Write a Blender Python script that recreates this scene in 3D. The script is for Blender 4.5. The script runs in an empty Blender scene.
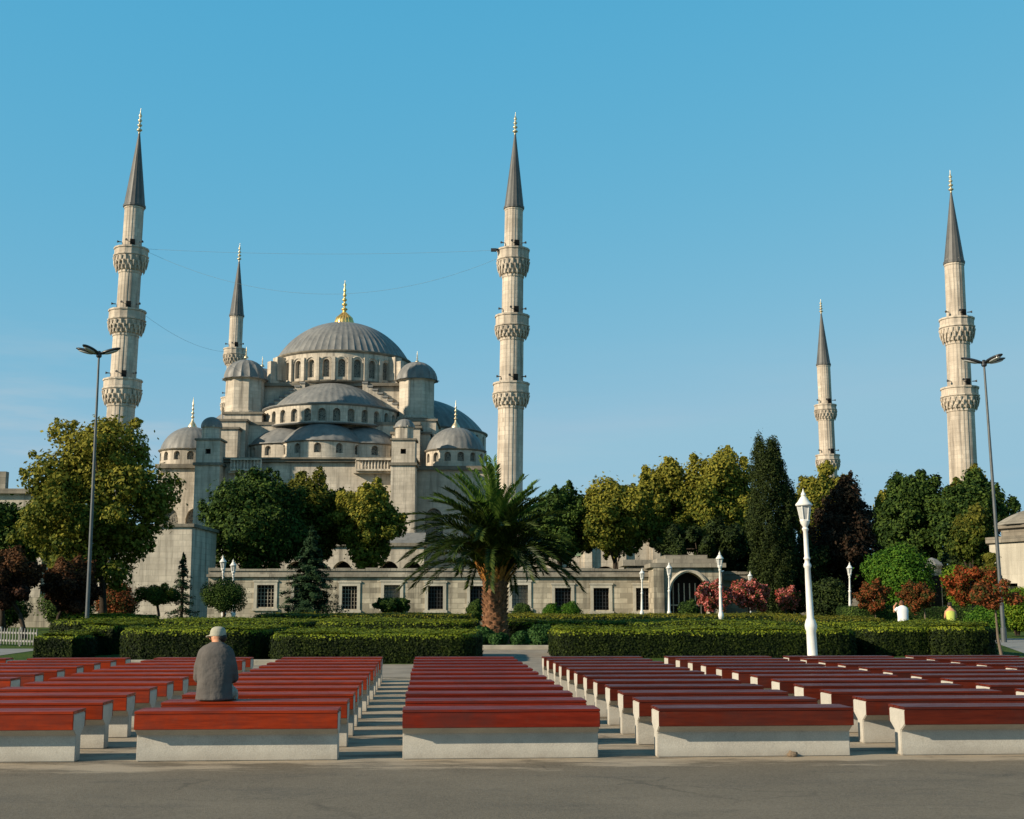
import bpy, bmesh, math, random
import numpy as np
from mathutils import Vector, Matrix
R = math.radians
random.seed(7)
rng = np.random.default_rng(11)
scene = bpy.context.scene
col = scene.collection
PI = math.pi

# ------------------------------------------------------------------ camera
F = 1265.0; PITCH = R(8.79); CAMZ = 1.55
cam = bpy.data.cameras.new('camera'); camo = bpy.data.objects.new('camera', cam); col.objects.link(camo)
cam.sensor_width = 36; cam.lens = F * 36 / 1024; cam.clip_end = 6000; cam.clip_start = 0.1
camo.location = (0, 0, CAMZ); camo.rotation_euler = (PI / 2 + PITCH, 0, 0)
scene.camera = camo

def at(px, py, Y):
    """point on the sight line of a photo pixel, at distance Y"""
    cx = (px - 512) / F; cy = (409.5 - py) / F
    d = Vector((cx, math.cos(PITCH) - cy * math.sin(PITCH), math.sin(PITCH) + cy * math.cos(PITCH)))
    t = Y / d.y
    return Vector((0, 0, CAMZ)) + d * t
def zat(py, Y, px=512): return at(px, py, Y).z
def xat(px, py, Y): return at(px, py, Y).x
def gnd(px, py, z=0.0):
    cx = (px - 512) / F; cy = (409.5 - py) / F
    d = Vector((cx, math.cos(PITCH) - cy * math.sin(PITCH), math.sin(PITCH) + cy * math.cos(PITCH)))
    return Vector((0, 0, CAMZ)) + d * ((z - CAMZ) / d.z)

# ------------------------------------------------------------------ materials
class NB:
    def __init__(s, name):
        s.m = bpy.data.materials.new(name); s.m.use_nodes = True
        s.t = s.m.node_tree; s.n = s.t.nodes; s.l = s.t.links
        s.b = s.n['Principled BSDF']; s.out = s.n['Material Output']
    def node(s, typ, **kw):
        n = s.n.new(typ)
        for k, v in kw.items():
            if k.startswith('i_'):
                n.inputs[k[2:].replace('_', ' ')].default_value = v
            else: setattr(n, k, v)
        return n
    def link(s, a, b): s.l.new(a, b)
    def coords(s, kind='Object', scale=(1, 1, 1)):
        if kind == 'World': o = s.node('ShaderNodeNewGeometry').outputs['Position']
        else: o = s.node('ShaderNodeTexCoord').outputs[kind]
        mp = s.node('ShaderNodeMapping'); mp.inputs['Scale'].default_value = scale
        s.link(o, mp.inputs[0]); return mp.outputs[0]
    def noise(s, vec, scale, detail=4, rough=.55):
        n = s.node('ShaderNodeTexNoise'); n.inputs['Scale'].default_value = scale
        n.inputs['Detail'].default_value = detail; n.inputs['Roughness'].default_value = rough
        s.link(vec, n.inputs['Vector']); return n.outputs['Fac']
    def ramp(s, fac, stops):
        r = s.node('ShaderNodeValToRGB'); e = r.color_ramp.elements
        while len(e) < len(stops): e.new(.5)
        for k, (p, c) in enumerate(stops):
            e[k].position = p; e[k].color = (*c, 1) if len(c) == 3 else c
        s.link(fac, r.inputs[0]); return r.outputs[0]
    def mix(s, a, b, fac, mode='MIX'):
        m = s.node('ShaderNodeMix', data_type='RGBA', blend_type=mode)
        for sock, v in ((m.inputs[6], a), (m.inputs[7], b), (m.inputs[0], fac)):
            if isinstance(v, (int, float)): sock.default_value = v
            elif isinstance(v, tuple): sock.default_value = (*v, 1)
            else: s.link(v, sock)
        return m.outputs[2]
    def bump(s, h, strength=.3, dist=.02, normal=None):
        b = s.node('ShaderNodeBump'); b.inputs['Strength'].default_value = strength; b.inputs['Distance'].default_value = dist
        s.link(h, b.inputs['Height'])
        if normal is not None: s.link(normal, b.inputs['Normal'])
        return b.outputs[0]
    def done(s, color, rough=.8, spec=.3, normal=None, metal=0):
        if isinstance(color, tuple): s.b.inputs['Base Color'].default_value = (*color, 1)
        else: s.link(color, s.b.inputs['Base Color'])
        if isinstance(rough, (int, float)): s.b.inputs['Roughness'].default_value = rough
        else: s.link(rough, s.b.inputs['Roughness'])
        s.b.inputs['Specular IOR Level'].default_value = spec
        s.b.inputs['Metallic'].default_value = metal
        if normal is not None: s.link(normal, s.b.inputs['Normal'])
        return s.m

def simple(name, c, rough=.7, spec=.3, metal=0, var=.25, scale=6, bump=0, dist=.01, coord='Object'):
    b = NB(name); v = b.coords(coord); n = b.noise(v, scale, 5)
    dk = tuple(x * (1 - var) for x in c); lt = tuple(min(1, x * (1 + var)) for x in c)
    cc = b.ramp(n, [(.3, dk), (.7, lt)])
    nm = b.bump(b.noise(v, scale * 6, 4), bump, dist) if bump else None
    return b.done(cc, rough, spec, nm, metal)

def stone(name, light, dark, bw=1.0, bh=.45, mortar=.012, stain=.6, soot=(.10, .09, .075), vary=.5):
    b = NB(name); p = b.node('ShaderNodeNewGeometry').outputs['Position']
    sx = b.node('ShaderNodeSeparateXYZ'); b.link(p, sx.inputs[0])
    ad = b.node('ShaderNodeMath', operation='ADD'); b.link(sx.outputs[0], ad.inputs[0]); b.link(sx.outputs[1], ad.inputs[1])
    cb = b.node('ShaderNodeCombineXYZ'); b.link(ad.outputs[0], cb.inputs[0]); b.link(sx.outputs[2], cb.inputs[1])
    br = b.node('ShaderNodeTexBrick'); b.link(cb.outputs[0], br.inputs['Vector'])
    br.inputs['Scale'].default_value = 1; br.inputs['Brick Width'].default_value = bw; br.inputs['Row Height'].default_value = bh
    br.inputs['Mortar Size'].default_value = mortar; br.inputs['Mortar Smooth'].default_value = .3
    mid = tuple(a * (1 - vary) + c * vary for a, c in zip(light, dark))
    br.inputs['Color1'].default_value = (*light, 1); br.inputs['Color2'].default_value = (*mid, 1)
    br.inputs['Mortar'].default_value = (*dark, 1)
    n1 = b.noise(p, .35, 6, .65)
    c = b.mix(br.outputs['Color'], dark, b.ramp(n1, [(.38, (0, 0, 0)), (.68, (.9, .9, .9))]))
    mp = b.node('ShaderNodeMapping'); mp.inputs['Scale'].default_value = (1.6, 1.6, .12); b.link(p, mp.inputs[0])
    n2 = b.noise(mp.outputs[0], .9, 6, .6)
    c = b.mix(c, soot, b.ramp(n2, [(.49, (0, 0, 0)), (.74, (stain, stain, stain))]))
    n3 = b.noise(p, 5, 4)
    c = b.mix(c, (.5, .5, .5), .25, 'OVERLAY') if False else c
    nm = b.bump(n3, .35, .05)
    nm = b.bump(br.outputs['Fac'], .25, -.02, nm)
    return b.done(c, .88, .15, nm)

M = {}
M['stone'] = stone('mosque_stone', (.63, .555, .455), (.36, .315, .255), 1.1, .5, .016, .85, (.11, .10, .085), .45)
M['minaret_stone'] = stone('minaret_stone', (.64, .555, .455), (.38, .32, .255), .8, .55, .018, .8, (.12, .105, .09), .5)
M['trim'] = stone('weathered_trim_stone', (.30, .265, .21), (.11, .098, .08), 1.5, .5, .015, .7)
M['wall_stone'] = stone('precinct_wall_stone', (.60, .53, .41), (.24, .21, .16), 1.2, .42, .02, .95, (.07, .063, .05), .95)
M['coping'] = stone('old_coping_stone', (.38, .345, .28), (.15, .135, .11), 1.6, .6, .02, .8)
M['pale_stone'] = stone('pale_frame_stone', (.52, .48, .40), (.36, .33, .27), 2, .9, .01, .5)
def lead_mat(nm='lead_sheet', k=.82):
    b = NB(nm); v = b.coords('World'); n = b.noise(v, .5, 6, .65)
    mp = b.coords('World', (1.2, 1.2, .25)); n2 = b.noise(mp, 1.3, 5)
    c = b.ramp(n, [(p, tuple(x * k for x in cc)) for p, cc in ((.25, (.15, .152, .15)), (.5, (.225, .222, .212)), (.8, (.32, .31, .285)))])
    c = b.mix(c, (.12 * k, .12 * k, .12 * k), b.ramp(n2, [(.5, (0, 0, 0)), (.75, (.7, .7, .7))]))
    return b.done(c, .50, .30, b.bump(b.noise(v, 3, 3), .25, .05))
M['lead'] = lead_mat()
M['spire_lead'] = lead_mat('dark_spire_lead', .42)
M['gold'] = simple('gilded_metal', (.80, .56, .20), .38, .5, .75, .15, 3)
M['pale_gold'] = simple('weathered_gilding', (.66, .55, .36), .4, .5, .7, .15, 3)
M['glass'] = simple('dark_lattice_glazing', (.060, .056, .05), .35, .4, 0, .5, 3, coord='World')
def lattice():
    b = NB('lattice_window'); v = b.coords('World', (2.6, 2.6, 2.6))
    vo = b.node('ShaderNodeTexVoronoi'); vo.inputs['Scale'].default_value = 1.6; b.link(v, vo.inputs['Vector'])
    c = b.ramp(vo.outputs['Distance'], [(.25, (.035, .035, .035)), (.45, (.20, .18, .145))])
    return b.done(c, .6, .3)
M['lattice'] = lattice()
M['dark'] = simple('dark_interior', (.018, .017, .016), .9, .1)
M['iron'] = simple('dark_painted_iron', (.03, .03, .03), .5, .4)
M['white_paint'] = simple('white_painted_metal', (.68, .67, .63), .45, .3, 0, .10, 5, coord='Object')
M['lamp_glass'] = simple('milky_lantern_glass', (.42, .43, .42), .15, .6, 0, .15, 8)
M['steel'] = simple('grey_steel', (.10, .108, .11), .45, .5, .3, .15, 4)
M['lamp_head'] = simple('dark_lamp_housing', (.028, .03, .034), .3, .5, .1, .2, 5)
M['wire'] = simple('grey_cable', (.22, .30, .33), .8, .1)

def concrete():
    b = NB('pale_painted_concrete'); v = b.coords('Object')
    ob = b.node('ShaderNodeObjectInfo').outputs['Random']
    ad = b.node('ShaderNodeVectorMath', operation='ADD'); b.link(v, ad.inputs[0])
    sc = b.node('ShaderNodeMath', operation='MULTIPLY'); b.link(ob, sc.inputs[0]); sc.inputs[1].default_value = 50
    b.link(sc.outputs[0], ad.inputs[1]); v2 = ad.outputs[0]
    c = b.ramp(b.noise(v2, 2.2, 6, .65), [(.25, (.34, .315, .27)), (.55, (.45, .42, .36)), (.8, (.55, .515, .44))])
    c = b.mix(c, (.30, .275, .235), b.ramp(b.noise(v2, 9, 5, .7), [(.55, (0, 0, 0)), (.72, (.6, .6, .6))]))
    c = b.mix(c, b.ramp(b.noise(v2, 110, 2), [(.4, (.28, .265, .24)), (.6, (.66, .64, .59))]), .2)
    sx = b.node('ShaderNodeSeparateXYZ'); b.link(v, sx.inputs[0])
    dirt = b.node('ShaderNodeMapRange'); dirt.inputs['From Min'].default_value = .10; dirt.inputs['From Max'].default_value = 0
    dirt.inputs['To Min'].default_value = 0; dirt.inputs['To Max'].default_value = 1; b.link(sx.outputs[2], dirt.inputs[0])
    mu = b.node('ShaderNodeMath', operation='MULTIPLY'); b.link(dirt.outputs[0], mu.inputs[0]); b.link(b.noise(v2, 6, 4), mu.inputs[1])
    c = b.mix(c, (.26, .23, .19), mu.outputs[0])
    return b.done(c, .85, .2, b.bump(b.noise(v2, 60, 4), .25, .01))
M['concrete'] = concrete()
def wood(name, base, dark):
    b = NB(name); v = b.coords('Object', (1.2, 14, 14))
    ob = b.node('ShaderNodeObjectInfo').outputs['Random']
    sc = b.node('ShaderNodeMath', operation='MULTIPLY'); b.link(ob, sc.inputs[0]); sc.inputs[1].default_value = 37
    ad = b.node('ShaderNodeVectorMath', operation='ADD'); b.link(v, ad.inputs[0]); b.link(sc.outputs[0], ad.inputs[1])
    n = b.noise(ad.outputs[0], 2.2, 7, .65)
    c = b.ramp(n, [(.25, dark), (.55, base), (.85, tuple(x * 1.45 for x in base))])
    v2 = b.node('ShaderNodeVectorMath', operation='ADD'); b.link(b.coords('Object'), v2.inputs[0]); b.link(sc.outputs[0], v2.inputs[1])
    w = b.noise(v2.outputs[0], 1.7, 5, .7)
    c = b.mix(c, tuple(x * .40 + .012 for x in base), b.ramp(w, [(.48, (0, 0, 0)), (.72, (.85, .85, .85))]))
    c = b.mix(c, tuple(.5 * x + y for x, y in zip(base, (.05, .035, .025))), b.ramp(b.noise(v2.outputs[0], 5.5, 6, .75), [(.6, (0, 0, 0)), (.8, (.6, .6, .6))]))
    hs = b.node('ShaderNodeHueSaturation'); b.link(c, hs.inputs['Color'])
    mr = b.node('ShaderNodeMapRange'); b.link(ob, mr.inputs[0]); mr.inputs['To Min'].default_value = .75; mr.inputs['To Max'].default_value = 1.2
    b.link(mr.outputs[0], hs.inputs['Value'])
    rg = b.ramp(w, [(.3, (.30, .30, .30)), (.7, (.55, .55, .55))])
    return b.done(hs.outputs[0], rg, .16, b.bump(n, .2, .004))
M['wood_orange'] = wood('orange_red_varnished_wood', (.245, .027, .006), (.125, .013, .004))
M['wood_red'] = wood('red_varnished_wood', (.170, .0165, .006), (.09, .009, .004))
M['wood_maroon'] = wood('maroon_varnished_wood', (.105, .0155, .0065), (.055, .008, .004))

def asphalt():
    b = NB('worn_asphalt'); p = b.node('ShaderNodeNewGeometry').outputs['Position']
    c = b.ramp(b.noise(p, .55, 7, .65), [(.25, (.100, .082, .060)), (.55, (.145, .120, .088)), (.8, (.195, .162, .12))])
    c = b.mix(c, (.045, .043, .04), b.ramp(b.noise(b.coords('World', (.5, 1.3, 1)), 1.3, 6, .7), [(.52, (0, 0, 0)), (.7, (.6, .6, .6))]))
    vo = b.node('ShaderNodeTexVoronoi'); vo.inputs['Scale'].default_value = 60; b.link(p, vo.inputs['Vector'])
    c = b.mix(c, b.ramp(vo.outputs['Color'], [(0, (.07, .06, .045)), (1, (.28, .24, .18))]), .3)
    # pale cement dust trodden out of the bench plinths, a worn band with ragged edges
    sx = b.node('ShaderNodeSeparateXYZ'); b.link(p, sx.inputs[0])
    m1 = b.node('ShaderNodeMath', operation='MULTIPLY'); b.link(sx.outputs[0], m1.inputs[0]); m1.inputs[1].default_value = -.0671
    s1 = b.node('ShaderNodeMath', operation='ADD'); b.link(sx.outputs[1], s1.inputs[0]); b.link(m1.outputs[0], s1.inputs[1])
    mr = b.node('ShaderNodeMapRange'); mr.inputs['From Min'].default_value = 11.7; mr.inputs['From Max'].default_value = 12.95; b.link(s1.outputs[0], mr.inputs[0])
    mr.inputs['To Max'].default_value = .40
    ad = b.node('ShaderNodeMath', operation='ADD'); b.link(mr.outputs[0], ad.inputs[0]); b.link(b.noise(b.coords('World', (.55, 1.8, 1)), 1.1, 7, .7), ad.inputs[1])
    dust = b.ramp(ad.outputs[0], [(.80, (0, 0, 0)), (.92, (.8, .8, .8))])
    c = b.mix(c, (.38, .315, .235), dust)
    ed = b.node('ShaderNodeTexVoronoi', feature='DISTANCE_TO_EDGE'); ed.inputs['Scale'].default_value = .42
    wv = b.node('ShaderNodeVectorMath', operation='MULTIPLY_ADD'); nz = b.node('ShaderNodeTexNoise'); nz.inputs['Scale'].default_value = 2.2; nz.inputs['Detail'].default_value = 6
    b.link(p, nz.inputs['Vector']); b.link(nz.outputs['Color'], wv.inputs[0]); wv.inputs[1].default_value = (.7, .7, 0); b.link(p, wv.inputs[2]); b.link(wv.outputs[0], ed.inputs['Vector'])
    ck = b.ramp(ed.outputs['Distance'], [(.0, (.45, .45, .45)), (.012, (0, 0, 0))]); ckm = b.mix((0, 0, 0), ck, b.ramp(b.noise(p, .5, 3), [(.48, (0, 0, 0)), (.6, (1, 1, 1))]))
    c = b.mix(c, (.035, .03, .024), ckm)
    sp = b.noise(p, 25, 2); c = b.mix(c, (.03, .028, .026), b.ramp(sp, [(.72, (0, 0, 0)), (.76, (.8, .8, .8))]))
    return b.done(c, .85, .25, b.bump(b.noise(p, 90, 3), .5, .012))
M['asphalt'] = asphalt()
M['paving'] = simple('tan_path_paving', (.24, .205, .165), .85, .2, 0, .25, 1.5, .3, .01, 'World')
M['path_grey'] = simple('grey_path_paving', (.22, .215, .205), .85, .2, 0, .2, 1.2, .3, .01, 'World')
M['kerb'] = simple('pale_kerb_stone', (.33, .30, .24), .85, .2, 0, .25, 2, .3, .01, 'World')
def ground_mat():
    b = NB('lawn_ground'); p = b.node('ShaderNodeNewGeometry').outputs['Position']
    c = b.ramp(b.noise(p, .25, 7, .7), [(.25, (.028, .055, .010)), (.5, (.050, .085, .014)), (.75, (.085, .105, .022))])
    c = b.mix(c, (.11, .085, .045), b.ramp(b.noise(p, .8, 6, .7), [(.6, (0, 0, 0)), (.75, (.6, .6, .6))]))
    return b.done(c, .95, .1, b.bump(b.noise(p, 12, 4), .8, .08))
M['ground'] = ground_mat()
M['bark'] = simple('dark_bark', (.045, .035, .026), .95, .1, 0, .35, 4, .6, .03, 'World')
M['pale_bark'] = simple('pale_bark', (.14, .11, .08), .95, .1, 0, .3, 4, .4, .02, 'World')

def leaf(name, cols, clump=.5, topc=None, trans=.25, rough=.7):
    """cols: dark..light leaf colours mixed leaf by leaf and clump by clump; topc: crown-top colour, part autumn yellowing, part painted sunlight"""
    b = NB(name); g = b.node('ShaderNodeNewGeometry')
    n = b.noise(g.outputs['Position'], clump, 3)
    ad = b.node('ShaderNodeMath', operation='ADD'); b.link(n, ad.inputs[0])
    mu = b.node('ShaderNodeMath', operation='MULTIPLY_ADD'); b.link(g.outputs['Random Per Island'], mu.inputs[0]); mu.inputs[1].default_value = .6; mu.inputs[2].default_value = -.3
    b.link(mu.outputs[0], ad.inputs[1])
    k = len(cols) - 1
    c = b.ramp(ad.outputs[0], [(.25 + .5 * i / k, cc) for i, cc in enumerate(cols)])
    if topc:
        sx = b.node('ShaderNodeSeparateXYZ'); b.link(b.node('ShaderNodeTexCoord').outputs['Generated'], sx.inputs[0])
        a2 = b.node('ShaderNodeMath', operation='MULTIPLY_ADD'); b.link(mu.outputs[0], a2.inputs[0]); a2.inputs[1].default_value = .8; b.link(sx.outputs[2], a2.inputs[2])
        c = b.mix(c, topc, b.ramp(a2.outputs[0], [(.45, (0, 0, 0)), (.85, (.9, .9, .9))]))  # crown top lightened: autumn yellow and painted sunlight together
    b.done(c, rough, .1)
    tr = b.node('ShaderNodeBsdfTranslucent'); b.link(c, tr.inputs[0])
    mx = b.node('ShaderNodeMixShader'); mx.inputs[0].default_value = trans
    b.link(b.b.outputs[0], mx.inputs[1]); b.link(tr.outputs[0], mx.inputs[2]); b.link(mx.outputs[0], b.out.inputs[0])
    return b.m
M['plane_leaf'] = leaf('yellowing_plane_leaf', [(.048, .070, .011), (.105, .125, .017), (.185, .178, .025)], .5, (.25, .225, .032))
M['green_leaf'] = leaf('dark_green_leaf', [(.014, .032, .007), (.033, .064, .012), (.072, .112, .019)], .6, None, .15)
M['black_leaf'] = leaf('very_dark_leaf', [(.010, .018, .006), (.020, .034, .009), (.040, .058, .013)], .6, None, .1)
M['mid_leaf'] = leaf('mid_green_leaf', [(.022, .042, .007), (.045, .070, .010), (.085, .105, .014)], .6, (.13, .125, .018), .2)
M['bright_leaf'] = leaf('bright_green_leaf', [(.025, .075, .008), (.05, .125, .012), (.09, .17, .015)], .8, None, .2)
M['lime_leaf'] = leaf('lime_green_leaf', [(.05, .11, .01), (.10, .17, .012), (.16, .21, .018)], .8, None, .2)
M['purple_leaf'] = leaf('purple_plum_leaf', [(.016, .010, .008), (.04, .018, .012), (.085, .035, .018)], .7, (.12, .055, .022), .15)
M['brown_leaf'] = leaf('bronze_dark_leaf', [(.010, .010, .006), (.024, .017, .010), (.05, .028, .016)], .7, None, .1)
M['red_leaf'] = leaf('red_autumn_leaf', [(.06, .06, .012), (.13, .045, .012), (.26, .045, .014), (.36, .09, .03)], 1.6, None, .25)
M['orange_leaf'] = leaf('russet_leaf', [(.035, .05, .012), (.08, .05, .014), (.17, .05, .016), (.28, .08, .03)], 1.6, None, .25)
M['pink_leaf'] = leaf('pink_blossom_leaf', [(.035, .055, .012), (.06, .07, .018), (.34, .05, .04), (.55, .12, .10), (.6, .22, .2)], 2.2, None, .25)
M['cypress_leaf'] = leaf('cypress_foliage', [(.012, .020, .006), (.024, .036, .009), (.042, .058, .013)], 1.0, None, .05)
M['conifer_leaf'] = leaf('blue_green_needles', [(.010, .025, .010), (.02, .045, .018), (.035, .065, .025)], 1.0, None, .05)
M['hedge_side'] = leaf('shaded_hedge_leaf', [(.004, .009, .002), (.010, .018, .003), (.026, .038, .005)], 1.6, None, .05)  # dark copy of the hedge leaf, shade of the sides painted in
M['hedge_leaf'] = leaf('clipped_hedge_leaf', [(.055, .085, .008), (.125, .168, .013), (.21, .235, .019)], .9, None, .1)  # bright copy for hedge tops, sunlight put into the leaf colour
M['hedge_tip'] = leaf('clipped_hedge_warm_leaf', [(.065, .085, .008), (.15, .155, .013), (.25, .205, .018)], .7, None, .1)  # warmer top leaf, also brightened to paint in the sunlight
M['hedge_core'] = simple('hedge_twigs', (.012, .020, .006), .95, .1, 0, .4, 4, .8, .05, 'World')
M['shrub_leaf'] = leaf('leafy_shrub_leaf', [(.014, .045, .012), (.03, .08, .02), (.06, .12, .03)], 1.5, None, .2)
M['palm_leaf'] = leaf('palm_leaflet', [(.012, .026, .006), (.027, .047, .009), (.05, .072, .013)], .9, None, .15, .4)
M['palm_young'] = leaf('young_palm_leaflet', [(.05, .10, .015), (.08, .14, .02), (.11, .17, .03)], .9, None, .2, .4)
M['palm_stub'] = simple('orange_frond_base', (.34, .15, .035), .8, .2, 0, .4, 5, 0, .01, 'World')
M['palm_bark'] = simple('diamond_palm_bark', (.17, .085, .045), .9, .15, 0, .6, 6, .5, .02, 'World')
M['skin'] = simple('warm_skin', (.52, .25, .14), .55, .3, 0, .08, 10)
def cotton():
    b = NB('grey_brown_cotton'); v = b.coords('Object', (8, 8, 3.6))
    n = b.noise(v, 1.0, 3, .5); n2 = b.noise(b.coords('Object'), 240, 2)
    rot = b.coords('Object', (5, 5, 7)); n3 = b.noise(rot, 1.3, 3)
    c = b.ramp(b.noise(b.coords('Object'), 6, 4), [(.3, (.090, .082, .076)), (.7, (.12, .11, .102))])
    nm = b.bump(n, .7, .035); nm = b.bump(n3, .7, .03, nm); nm = b.bump(n2, .15, .002, nm)
    return b.done(c, .95, .08, nm)
M['shirt'] = cotton()
M['cap'] = simple('faded_khaki_cap', (.36, .345, .27), .9, .1, 0, .12, 16, .2, .004)
M['trousers'] = simple('dark_trouser_cloth', (.035, .035, .04), .9, .1, 0, .2, 14)
M['hair'] = simple('dark_hair', (.02, .014, .01), .6, .3, 0, .3, 20)
M['redhair'] = simple('brown_hair', (.14, .06, .03), .6, .3, 0, .3, 20)
M['white_cloth'] = simple('white_cotton', (.78, .77, .76), .9, .1, 0, .05, 10)
M['yellow_cloth'] = simple('yellow_green_cotton', (.45, .50, .11), .9, .1, 0, .1, 10)
M['plaid'] = simple('pale_plaid_cloth', (.30, .29, .25), .9, .1, 0, .45, 30)
M['leather'] = simple('dark_brown_leather', (.04, .022, .015), .6, .3)
M['rock'] = simple('brown_rock', (.20, .15, .105), .9, .1, 0, .35, 9, .6, .02)
M['picket'] = simple('shaded_picket_paint', (.22, .22, .21), .7, .2, 0, .2, 5)  # white fence paint darkened, tree shade put into its colour
M['green_tile'] = simple('green_faience', (.22, .30, .19), .5, .4, 0, .3, 2, coord='World')

# ------------------------------------------------------------------ object helpers
ROOTS = {}
def thing(name, label, cat, loc=(0, 0, 0), rz=0, group=None):
    o = bpy.data.objects.new(name, None); col.objects.link(o)
    o.empty_display_size = .2
    o.location = loc; o.rotation_euler = (0, 0, rz)
    o['label'] = label; o['category'] = cat
    if group: o['group'] = group
    ROOTS[o] = (Vector(loc), rz)
    return o
def root_of(o):
    while o.parent: o = o.parent
    return o
def tag(o, label=None, cat=None, group=None, kind=None):
    if label: o['label'] = label
    if cat: o['category'] = cat
    if group: o['group'] = group
    if kind: o['kind'] = kind
    return o
def link_mesh(name, me, mat, parent=None, local=False, smooth=None):
    mats = mat if isinstance(mat, (list, tuple)) else [mat]
    for m in mats: me.materials.append(m)
    o = bpy.data.objects.new(name, me); col.objects.link(o)
    if parent is not None:
        r = root_of(parent)
        if not local and r in ROOTS:
            l, rz = ROOTS[r]
            me.transform(Matrix.Rotation(-rz, 4, 'Z') @ Matrix.Translation(-l))
        o.parent = parent
    if smooth is not None:
        me.polygons.foreach_set('use_smooth', [True] * len(me.polygons))
        if smooth < 180: me.set_sharp_from_angle(angle=R(smooth))
    me.update()
    return o

class MB:
    """collects solids and builds them as one mesh object"""
    def __init__(s): s.v = []; s.f = []; s.mi = []; s.cur = 0
    def add(s, vs, fs):
        o = len(s.v); s.v += [tuple(x) for x in vs]
        for f in fs: s.f.append(tuple(i + o for i in f)); s.mi.append(s.cur)
        return s
    def box(s, x0, x1, y0, y1, z0, z1):
        v = [(x, y, z) for z in (z0, z1) for y in (y0, y1) for x in (x0, x1)]
        return s.add(v, [(0, 2, 3, 1), (4, 5, 7, 6), (0, 1, 5, 4), (2, 6, 7, 3), (0, 4, 6, 2), (1, 3, 7, 5)])
    def obox(s, c, half, rz):
        cr, sr = math.cos(rz), math.sin(rz); v = []
        for z in (-1, 1):
            for y in (-1, 1):
                for x in (-1, 1):
                    a, b = x * half[0], y * half[1]
                    v.append((c[0] + a * cr - b * sr, c[1] + a * sr + b * cr, c[2] + z * half[2]))
        return s.add(v, [(0, 2, 3, 1), (4, 5, 7, 6), (0, 1, 5, 4), (2, 6, 7, 3), (0, 4, 6, 2), (1, 3, 7, 5)])
    def quad(s, a, b, c, d): return s.add([a, b, c, d], [(0, 1, 2, 3)])
    def prism(s, poly, y0, y1, plane='xz'):
        """extrude a polygon"""
        n = len(poly)
        if plane == 'xz': v = [(p[0], y0, p[1]) for p in poly] + [(p[0], y1, p[1]) for p in poly]
        elif plane == 'yz': v = [(y0, p[0], p[1]) for p in poly] + [(y1, p[0], p[1]) for p in poly]
        else: v = [(p[0], p[1], y0) for p in poly] + [(p[0], p[1], y1) for p in poly]
        fs = [tuple(range(n)), tuple(range(2 * n - 1, n - 1, -1))]
        fs += [(i, i + n, (i + 1) % n + n, (i + 1) % n) for i in range(n)]
        return s.add(v, fs)
    def lathe(s, c, prof, n=24, a0=0, a1=2 * PI, rmod=None, rot=0, axis=None):
        """prof: (radius, height) rows; axis: lean per metre of height (dx, dy)"""
        full = abs(a1 - a0 - 2 * PI) < 1e-6; m = n if full else n + 1
        ax = axis or (0, 0); v = []; f = []
        for r, h in prof:
            for i in range(m):
                a = a0 + (a1 - a0) * i / n + rot; rr = r
                if rmod: rr = r * rmod(i, n)
                v.append((c[0] + rr * math.cos(a) + ax[0] * h, c[1] + rr * math.sin(a) + ax[1] * h, c[2] + h))
        for k in range(len(prof) - 1):
            for i in range(n):
                j = (i + 1) % m if full else i + 1
                f.append((k * m + i, k * m + j, (k + 1) * m + j, (k + 1) * m + i))
        if full:
            if prof[0][0] > 1e-4: f.append(tuple(range(m - 1, -1, -1)))
            if prof[-1][0] > 1e-4: f.append(tuple((len(prof) - 1) * m + i for i in range(m)))
        return s.add(v, f)
    def tube(s, pts, rad, n=8, cap=True, flat=1.0):
        pts = [Vector(p) for p in pts]; k = len(pts)
        if isinstance(rad, (int, float)): rad = [rad] * k
        v = []; f = []; prev = None
        for i, p in enumerate(pts):
            d = (pts[min(i + 1, k - 1)] - pts[max(i - 1, 0)]).normalized()
            if prev is None:
                up = Vector((0, 0, 1)) if abs(d.z) < .9 else Vector((1, 0, 0))
                a = d.cross(up).normalized()
            else: a = (prev - d * prev.dot(d)).normalized()
            b = d.cross(a); prev = a
            for j in range(n):
                t = 2 * PI * j / n
                v.append(p + (a * math.cos(t) + b * math.sin(t) * flat) * rad[i])
        for i in range(k - 1):
            for j in range(n):
                f.append((i * n + j, i * n + (j + 1) % n, (i + 1) * n + (j + 1) % n, (i + 1) * n + j))
        if cap: f.append(tuple(range(n - 1, -1, -1))); f.append(tuple((k - 1) * n + j for j in range(n)))
        return s.add(v, f)
    def ell(s, c, r, n=14, m=9, rot=None):
        v = []; f = []; c = Vector(c)
        for i in range(m + 1):
            ph = PI * i / m
            for j in range(n):
                t = 2 * PI * j / n
                q = Vector((r[0] * math.sin(ph) * math.cos(t), r[1] * math.sin(ph) * math.sin(t), r[2] * math.cos(ph)))
                if rot is not None: q = rot @ q
                v.append(c + q)
        for i in range(m):
            for j in range(n):
                f.append((i * n + j, (i + 1) * n + j, (i + 1) * n + (j + 1) % n, i * n + (j + 1) % n))
        return s.add(v, f)
    def loft(s, rings, n=20):
        """rings: (cx, cy, cz, rx, ry) horizontal ellipses"""
        v = []; f = []
        for cx, cy, cz, rx, ry in rings:
            for j in range(n):
                t = 2 * PI * j / n; v.append((cx + rx * math.cos(t), cy + ry * math.sin(t), cz))
        for i in range(len(rings) - 1):
            for j in range(n): f.append((i * n + j, i * n + (j + 1) % n, (i + 1) * n + (j + 1) % n, (i + 1) * n + j))
        f.append(tuple(range(n - 1, -1, -1))); f.append(tuple((len(rings) - 1) * n + j for j in range(n)))
        return s.add(v, f)
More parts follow.
